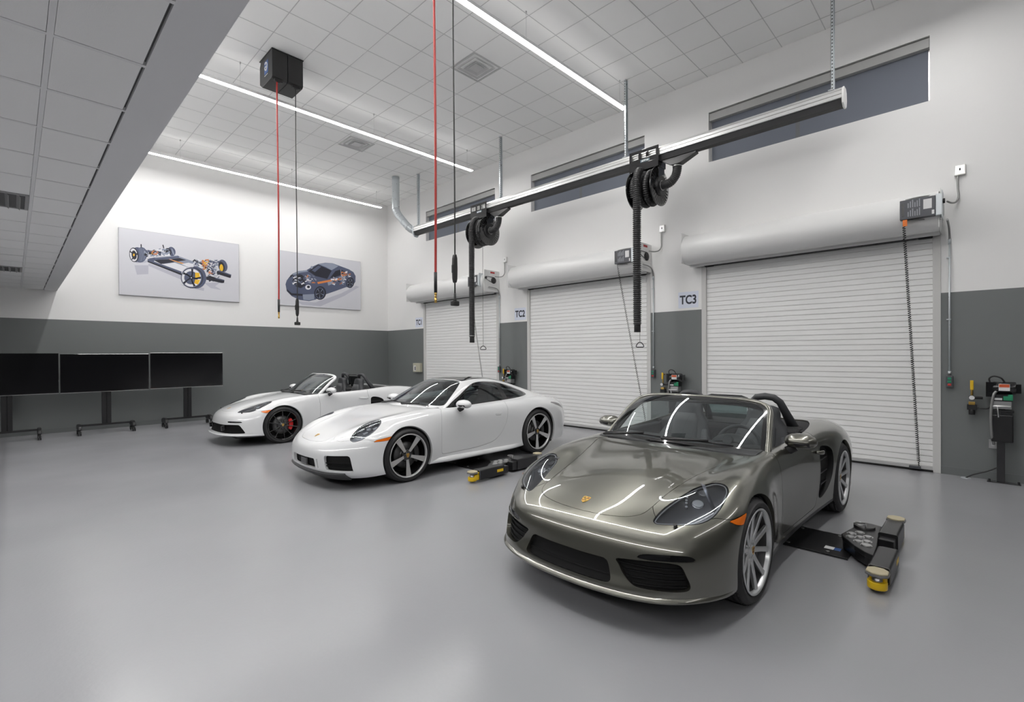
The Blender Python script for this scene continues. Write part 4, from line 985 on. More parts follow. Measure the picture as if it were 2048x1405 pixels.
    pair('side_marker', Sl.offset(.0015), [M['amber']], car, lip=.01, gap=.001)
    pair('running_light_strip', Dr.offset(-.006), [M['gloss']], car, lip=.01)
    lamp_unit(Hd, car, 'roadster', hf)
    zs = np.linspace(.265, .39, 5) if not gts else (.27, .30)
    if not gts: slatted(Sg, zs, .0045, .030, 'grille_slat', M['grille'], car)
    one('grille_mesh', Cg.offset(-.030), [M['grille']], car); slatted(Cg, (.285,), .004, .024, 'grille_slat', M['grille'], car, False)
    if gts:
        for s in (-1, 1):
            b = MB(); b.prism([(.04, .27), (.035, .355), (.09, .36), (.10, .27)], 1, s*.37-.02, s*.37+.02); b.done('bumper_blade', M['gloss'], car, bevel=.008)
            b = MB(); b.prism([(.07, .28), (.065, .345), (.15, .345), (.15, .28)], 1, min(s*.30, s*.36), max(s*.30, s*.36)); b.done('sensor_block', M['gloss'], car, bevel=.012)
    for q in (In, In.mirrored()):
        sI = np.sign(q.V[:, 1].mean())
        surf_obj('side_intake', q.offset(-.075), [M['trim']], car, lip=-.075)
        for zz in (.62, .50, .40):
            b = MB(); b.box(2.68, 2.92, min(sI*.78, sI*.838), max(sI*.78, sI*.838), zz-.006, zz+.006, ); b.done('intake_fin', M['trim'], car)
    # painted lip along the lower edge
    Pl = [(-.008, 0), (-.004, .12), (.004, .22), (.044, .42), (.112, .58), (.205, .692), (.315, .779), (.43, .833), (.52, .853)]
    Pl = [(x, -y) for x, y in Pl[:0:-1]] + Pl; Ps = spline_open([(x+.010, y, 0) for x, y in Pl], 4); loops = []
    for k in range(len(Ps)):
        tg = Vector(Ps[min(k+1, len(Ps)-1)])-Vector(Ps[max(k-1, 0)]); tg.normalize(); o = Vector((-tg.y, tg.x, 0)); p = Vector(Ps[k])
        if o.x > 0 and abs(p.y) < .5 or o.dot(Vector((-.3, p.y, 0))) < 0: o = -o
        q = 1-.8*max(0, (abs(p.y)-.70)/.16)
        loops.append([p+o*u_*q+Vector((0, 0, z_)) for u_, z_ in ((-.03, .232), (-.004, .222), (.020, .206), (.024, .199), (.018, .190), (-.03, .176))])
    b = MB(); b.ring(loops); b.done('front_lip', M[paint], car)
    # windscreen, interior
    B = lambda t: (1.432 + .185*abs(t)**2.4, .70*t, .842 - .01*t*t)
    H = lambda t: (1.945 + .085*abs(t)**2.2, .605*t, 1.200 - .022*t*t - .034*abs(t)**4)
    windscreen(car, B, H, (-.020, 0, .026), 15, paint)
    interior(car, 1.5, 2.68, .70, .82, .22, M['leather'])
    dashboard(car, 1.42, 1.92, .69, .80, .835, paint)
    steering(car, 1.97, -.37, .79, M['leather'])
    for s in (-1, 1): seat(car, 2.05, s*.37, .22, M['leather'], M['leather2'])
    for s in (-1, 1):
        b = MB(); b.box(1.62, 2.62, min(s*.68, s*.755), max(s*.68, s*.755), .45, .835); b.done('door_card', M['leather'], car, bevel=.02)
    for s in (-1, 1):
        c0 = s*.37
        b = MB(); b.tube([(2.86, c0-s*.16, .80), (2.77, c0-s*.155, .98), (2.72, c0-s*.125, 1.105), (2.70, c0-s*.075, 1.155), (2.695, c0, 1.168), (2.70, c0+s*.075, 1.158), (2.72, c0+s*.125, 1.115), (2.77, c0+s*.162, 1.01), (2.85, c0+s*.19, .90), (2.95, c0+s*.21, .82)], [.03, .032, .033, .033, .033, .033, .034, .038, .046, .045], 14)
        b.done('roll_hoop', M['leather'], car)
    b = MB(); b.tube([(2.74, -.22, .92), (2.71, -.20, 1.14), (2.705, -.15, 1.155), (2.705, .15, 1.155), (2.71, .20, 1.14), (2.74, .22, .92)], .010, 8); wd = b.done('wind_deflector_frame', M['trim'], car)
    MB().box(2.705, 2.708, -.20, .20, .93, 1.12).done('wind_deflector', M['glassd'], wd)
    MB().prism([(2.6, .55), (2.6, .86), (2.7, .885), (2.98, .875), (2.98, .55)], 1, -.68, .68).done('rear_shelf', M['fabric_top'], car, bevel=.03)
    for s in (-1, 1): mirror_unit(car, *((1.80, s*.795, .900) if gts else (1.905, s*.775, .893)), s, paint, k=1.15 if gts else 1.)
    wiper(car, [(1.44, .62, .865), (1.425, .42, .885), (1.42, .22, .89), (1.415, .06, .885)], M['trim'])
    wiper(car, [(1.42, .04, .888), (1.42, -.16, .89), (1.43, -.34, .885), (1.46, -.52, .875)], M['trim'])
    for s in (-1, 1):
        p, n = nearest(shell.offset(.05), (2.60, .845, .69)); y = p[1]; hx = -.10 if gts else 0; ho = .4 if gts else 1
        b = MB(); b.tube([(2.50+hx, s*(y+.003), .715), (2.53+hx, s*(y+.028*ho), .712), (2.60+hx, s*(y+.036*ho), .705), (2.67+hx, s*(y+.028*ho), .698), (2.70+hx, s*(y+.003), .695)], [.012, .017, .02, .017, .012], 12, sy=.6); b.done('door_handle', M[paint], car)
        p, n = nearest(shell.offset(.05), (.31, .61, .572))
        b = MB(); q = Vector((p[0], s*p[1], p[2])); b.tube([q, q+Vector((-.012, 0, .018))], [.012, .010], 12); b.done('washer_nozzle', M['trim'], car)
    q, n = nearest(shell.offset(.05), (.262, 0, .622)); z_ = Vector((-.32, 0, .95)).normalized(); y_ = Vector((0, -1, 0)); x_ = y_.cross(z_)*1
    up = Vector((.95, 0, .32)).normalized(); rt = up.cross(z_)
    crest('hood_crest', car, Matrix(((rt.x, up.x, z_.x, q[0]-.001), (rt.y, up.y, z_.y, 0), (rt.z, up.z, z_.z, q[2]-.0005), (0, 0, 0, 1))), .066)
    wheel_house(car, xf, zf, .362, .50, .84); wheel_house(car, xr, zr, .38, .52, .86)
    MB().box(.5, 3.9, -.60, .60, .12, .24).box(.2, .6, -.55, .55, .13, .25).done('underbody', M['well'], car, bevel=.03)
    MB().box(1.30, 2.98, -.81, .81, .14, .24).done('sill_structure', M['well'], car, bevel=.02)
    cal = 'caliper_red' if gts else 'caliper_black'
    ws = 'gts' if gts else 'roadster'
    for s in (1, -1):
        place_wheel(car, ws, .332, .235, .262, xf, .872, s, .25, cal)
        place_wheel(car, ws, .344, .265, .262, xr, .893, s, .55, cal)
def build_coupe(car, paint, res=(300, 130)):
    S = Surf.from_grid(net_surface(COUPE, *res), rows=24, cols=11)
    xf, xr, zf, zr = .965, 3.405, .332, .350
    _, S = take(S, circ(xf, zf, .362)); _, S = take(S, circ(xr, zr, .386))
    hole = [(1.55, 0), (1.58, .35), (1.72, .58), (2.0, .62), (3.0, .60), (3.4, .50), (3.6, .3), (3.65, 0)]
    _, S = take(S, outline_xy([(x, y) for x, y in hole] + [(x, -y) for x, y in hole[::-1] if y], .6, straight=True))
    shell = S.offset(-.05); one('inner_shell', shell, [M['well']], car)
    HX = COUPE_HEAD
    hf = outline3(HX, 6, .2); Hd, S = take(S, hf)
    Sl, S = take(S, outline_xz([(.495, .553), (.54, .575), (.70, .596), (.76, .60), (.74, .562), (.62, .553)], .7, straight=True))
    cg = [(0, .352), (.14, .352), (.27, .352), (.29, .348), (.300, .33), (.308, .26), (.300, .238), (.28, .232), (.14, .23), (0, .23)]
    slt = [(.343, .345), (.352, .352), (.360, .345), (.372, .255), (.365, .245), (.356, .25)]
    sg = [(.480, .390), (.50, .404), (.60, .408), (.70, .410), (.735, .405), (.752, .37), (.768, .25), (.765, .228), (.74, .222), (.62, .225), (.52, .230), (.502, .245), (.484, .33)]
    Cg, S = take(S, outline_yz(cg + [(-y, z) for y, z in cg[::-1]][1:-1], 1.)); St, S = take(S, outline_yz(slt, 1.)); Sg, S = take(S, outline_yz(sg, 1.))
    hood = [(.10, 0), (.102, .08), (.108, .16), (.12, .24), (.14, .30), (.18, .345), (.24, .375), (.36, .41), (.55, .445), (.80, .48), (1.05, .52), (1.28, .57), (1.42, .61), (1.47, .58), (1.46, .40), (1.42, .20), (1.41, 0)]
    Ho, S = take(S, outline_xy(sym(hood), .5))
    Co, S = take(S, outline_xy([(1.3, -.5), (1.3, .5), (1.45, .58), (1.60, .67), (1.66, .69), (1.72, .66), (1.72, -.66), (1.66, -.69), (1.60, -.67), (1.45, -.58)], .6, straight=True))
    door = [(1.66, 1.0), (1.60, .85), (1.555, .80), (1.525, .68), (1.515, .55), (1.512, .40), (1.512, .29), (1.53, .262), (1.60, .255), (1.9, .258), (2.2, .27), (2.45, .31), (2.60, .40), (2.68, .50), (2.735, .62), (2.76, .74), (2.765, .82), (2.77, 1.0)]
    Do, S = take(S, outline_xz(door, .5, 6))
    Tl, S = take(S, outline_uv([(18.15, 5.95), (18.9, 5.62), (20.2, 5.6), (20.6, 5.9), (19.9, 6.15), (18.9, 6.2)]))
    ub = lambda v: np.interp(v, [0, 2.5, 2.9, 3.6, 4.5, 5.2, 5.8, 6.5, 7.5, 8], [6.6, 6.3, 5.0, 4.55, 4.5, 4.45, 4.4, 4.0, 4.15, 4.2])
    Bu, S = take(S, lambda V, UV: np.where(UV[:, 0] > 12, 1., UV[:, 0]-ub(UV[:, 1])))
    Lp, Bu = take(Bu, lambda V, UV: np.where(V[:, 1] < .74, np.maximum(V[:, 2]-.205, V[:, 1]-.70), .2))
    pm = [M[paint], M['trim']]
    one('body_shell', S, pm, car, lip=.03, gap=.0018)
    one('hood', Ho, pm, car, lip=.02, gap=.002)
    one('front_bumper', Bu, pm, car, lip=.035, gap=.0015)
    pair('door', Do, pm, car, lip=.022, gap=.0022)
    one('front_splitter', Lp.offset(.022), [M['splitter']], car, lip=.06)
    one('cowl_panel', Co.offset(-.006), [M['trim']], car, lip=.02)
    pair('side_marker', Sl.offset(.0015), [M['amber']], car, lip=.01, gap=.001)
    pair('tail_light', Tl.offset(.002), [M['tail']], car, lip=.02)
    lamp_unit(Hd, car, 'coupe', hf)
    one('grille_mesh', Cg.offset(-.045), [M['grille']], car)
    slatted(Sg, (.285, .318), .006, .016, 'grille_slat', M['grille'], car)
    b = MB(); b.box(.028, .07, -.085, .085, .245, .340); b.done('radar_cover', M['gloss'], car, bevel=.012)
    # sill blade
    for s in (-1, 1):
        b = MB(); P = [(1.33, .862, .175), (1.6, .868, .165), (2.0, .875, .160), (2.4, .885, .160), (2.8, .893, .165), (3.03, .895, .18)]
        b.ring([[(x, s*(y-.06), z+.06), (x, s*(y-.01), z+.045), (x, s*(y+.012), z+.01), (x, s*(y+.008), z-.012), (x, s*(y-.06), z-.015)] for x, y, z in P], smooth=True); b.done('sill_blade', M[paint], car)
    # cabin
    K = Surf.from_grid(net_surface(CABIN, 180, 84), rows=13, cols=7)
    if K.N[:, 2].mean() < 0: K = Surf(K.V, -K.N, K.UV, K.T)
    xyo = lambda P, **k: outline_xy([(x, y) for x, y in P] + [(x, -y) for x, y in P[::-1] if abs(y) > 1e-6], .5, **k)
    ws = [(1.475, 0), (1.48, .2), (1.51, .38), (1.565, .52), (1.62, .605), (1.67, .645), (1.73, .648), (1.85, .60), (2.0, .537), (2.10, .487), (2.165, .44), (2.175, .405), (2.155, .30), (2.135, .15), (2.13, 0)]
    Ws, K = take(K, xyo(ws))
    rg = [(2.155, 0), (2.16, .15), (2.18, .30), (2.20, .395), (2.24, .425), (2.4, .427), (2.7, .417), (2.95, .395), (3.02, .36), (3.04, .2), (3.045, 0)]
    Rg, K = take(K, xyo(rg))
    rw = [(3.10, 0), (3.10, .2), (3.13, .34), (3.2, .37), (3.45, .35), (3.7, .31), (3.86, .25), (3.92, .12), (3.93, 0)]
    Rw, K = take(K, xyo(rw))
    sw = [(1.70, .848), (1.745, .868), (1.85, .925), (2.02, 1.005), (2.18, 1.088), (2.315, 1.145), (2.45, 1.168), (2.62, 1.168), (2.86, 1.142), (3.13, 1.075), (3.36, .992), (3.43, .945), (3.40, .925), (3.22, .906), (2.87, .886), (2.29, .864), (1.9, .85), (1.76, .843)]
    Sw, K = take(K, outline_xz(sw, .35, 8))
    one('roof_frame', K, pm, car, lip=.015, gap=.001)
    w0 = one('windscreen', Ws.offset(-.002), [M['glassc']], car)
    one('glass_roof', Rg, [M['gloss']], car, lip=.01, gap=.001)
    one('rear_window', Rw.offset(-.002), [M['glassd']], car)
    inn = outline_xz([(1.80, .868), (1.87, .912), (2.02, .985), (2.18, 1.068), (2.315, 1.125), (2.45, 1.148), (2.62, 1.148), (2.80, 1.13), (2.80, .896), (2.29, .876), (1.9, .863)], .35, straight=True)
    inn2 = outline_xz([(2.90, .902), (2.90, 1.115), (3.13, 1.05), (3.33, .985), (3.37, .945), (3.22, .918)], .35, straight=True)
    Dg, fr = take(Sw, inn); Qg, fr = take(fr, inn2)
    pair('window_trim', fr.offset(-.001), [M['gloss']], car)
    pair('door_glass', Dg.offset(-.004), [M['glassd']], car); pair('quarter_glass', Qg.offset(-.004), [M['glassd']], car)
    # lining of roof and pillars
    li = K.offset(-.03); one('headliner', li, [M['dash']], car); one('roof_lining', Rg.offset(-.03), [M['dash']], car)
    interior(car, 1.5, 3.3, .66, .80, .22, M['leather'])
    dashboard(car, 1.50, 2.02, .66, .80, .845, paint)
    steering(car, 2.06, -.37, .80, M['leather'])
    for s in (-1, 1): seat(car, 2.15, s*.37, .22, M['leather'], M['leather2'])
    MB().prism([(2.9, .3), (2.95, .75), (3.05, .86), (3.3, .86), (3.5, .8), (3.5, .3)], 1, -.60, .60).done('rear_shelf', M['leather'], car, bevel=.03)
    MB().tube([(2.10, 0, 1.19), (2.11, 0, 1.13)], .01, 8).prism(rrect(0, 1.10, .22, .06, .025), 0, 2.10, 2.125).done('rear_view_mirror', M['trim'], car)
    for s in (-1, 1):
        mirror_unit(car, 1.875, s*.775, .895, s, paint, k=1.18)
    wiper(car, [(1.50, .60, .875), (1.485, .40, .895), (1.475, .20, .90), (1.475, .04, .895)], M['trim'])
    wiper(car, [(1.475, .02, .898), (1.475, -.18, .90), (1.49, -.36, .892), (1.52, -.54, .88)], M['trim'])
    for s in (-1, 1):
        p, n = nearest(shell.offset(.05), (2.60, .845, .70)); y = p[1]
        MB().prism(rrect(2.60, .698, .17, .032, .014), 1, min(s*(y-.004), s*(y+.004)), max(s*(y-.004), s*(y+.004))).done('door_handle', M[paint], car, bevel=.002)
        MB().box(2.53, 2.67, min(s*(y-.004), s*(y+.005)), max(s*(y-.004), s*(y+.005)), .680, .684).done('handle_recess', M['trim'], car)
    q, n = nearest(shell.offset(.05), (.19, 0, .585)); z_ = Vector((n[0], 0, n[2])).normalized()
    up = Vector((z_.z, 0, -z_.x)); rt = up.cross(z_)
    crest('hood_crest', car, Matrix(((rt.x, up.x, z_.x, q[0]), (rt.y, up.y, z_.y, 0), (rt.z, up.z, z_.z, q[2]), (0, 0, 0, 1))), .066)
    wheel_house(car, xf, zf, .37, .52, .86); wheel_house(car, xr, zr, .394, .50, .88)
    MB().box(.5, 4.0, -.60, .60, .12, .24).done('underbody', M['well'], car, bevel=.03)
    MB().box(1.36, 2.98, -.83, .83, .15, .24).done('sill_structure', M['well'], car, bevel=.02)
    for s in (1, -1):
        place_wheel(car, 'coupe', .332, .245, .268, xf, .900, s, PI)
        place_wheel(car, 'coupe', .352, .300, .280, xr, .915, s, PI+.12)
M['splitter'] = mat('dark_grey_splitter', (.035, .035, .037), .5)
COUPE_HEAD = [(.300,.672,.580),(.302,.700,.568),(.32,.728,.563),(.37,.762,.575),(.432,.782,.60),(.52,.787,.65),(.604,.764,.695),(.66,.735,.735),(.70,.69,.762),(.716,.635,.774),(.703,.580,.768),(.655,.545,.752),(.575,.552,.725),(.48,.580,.695),(.39,.618,.65),(.325,.648,.61)]
car1 = thing('sports_car', 'olive grey metallic open two-seat sports car with silver ten-spoke wheels, nearest the camera', 'car', (2.385, 1.908, 0), 0)
build_roadster(car1, 'paint_olive', 'roadster')
car2 = thing('sports_car', 'white coupe with black glass roof and silver-faced five-spoke wheels, middle of the three cars', 'car', (2.47, 6.05, 0), 0)
build_coupe(car2, 'paint_white')
car3 = thing('sports_car', 'white open two-seat sports car with black wheels and red brake calipers, beside the black monitors', 'car', (2.49, 9.95, 0), 0)
build_roadster(car3, 'paint_white', 'gts', gts=True, res=(220, 100))
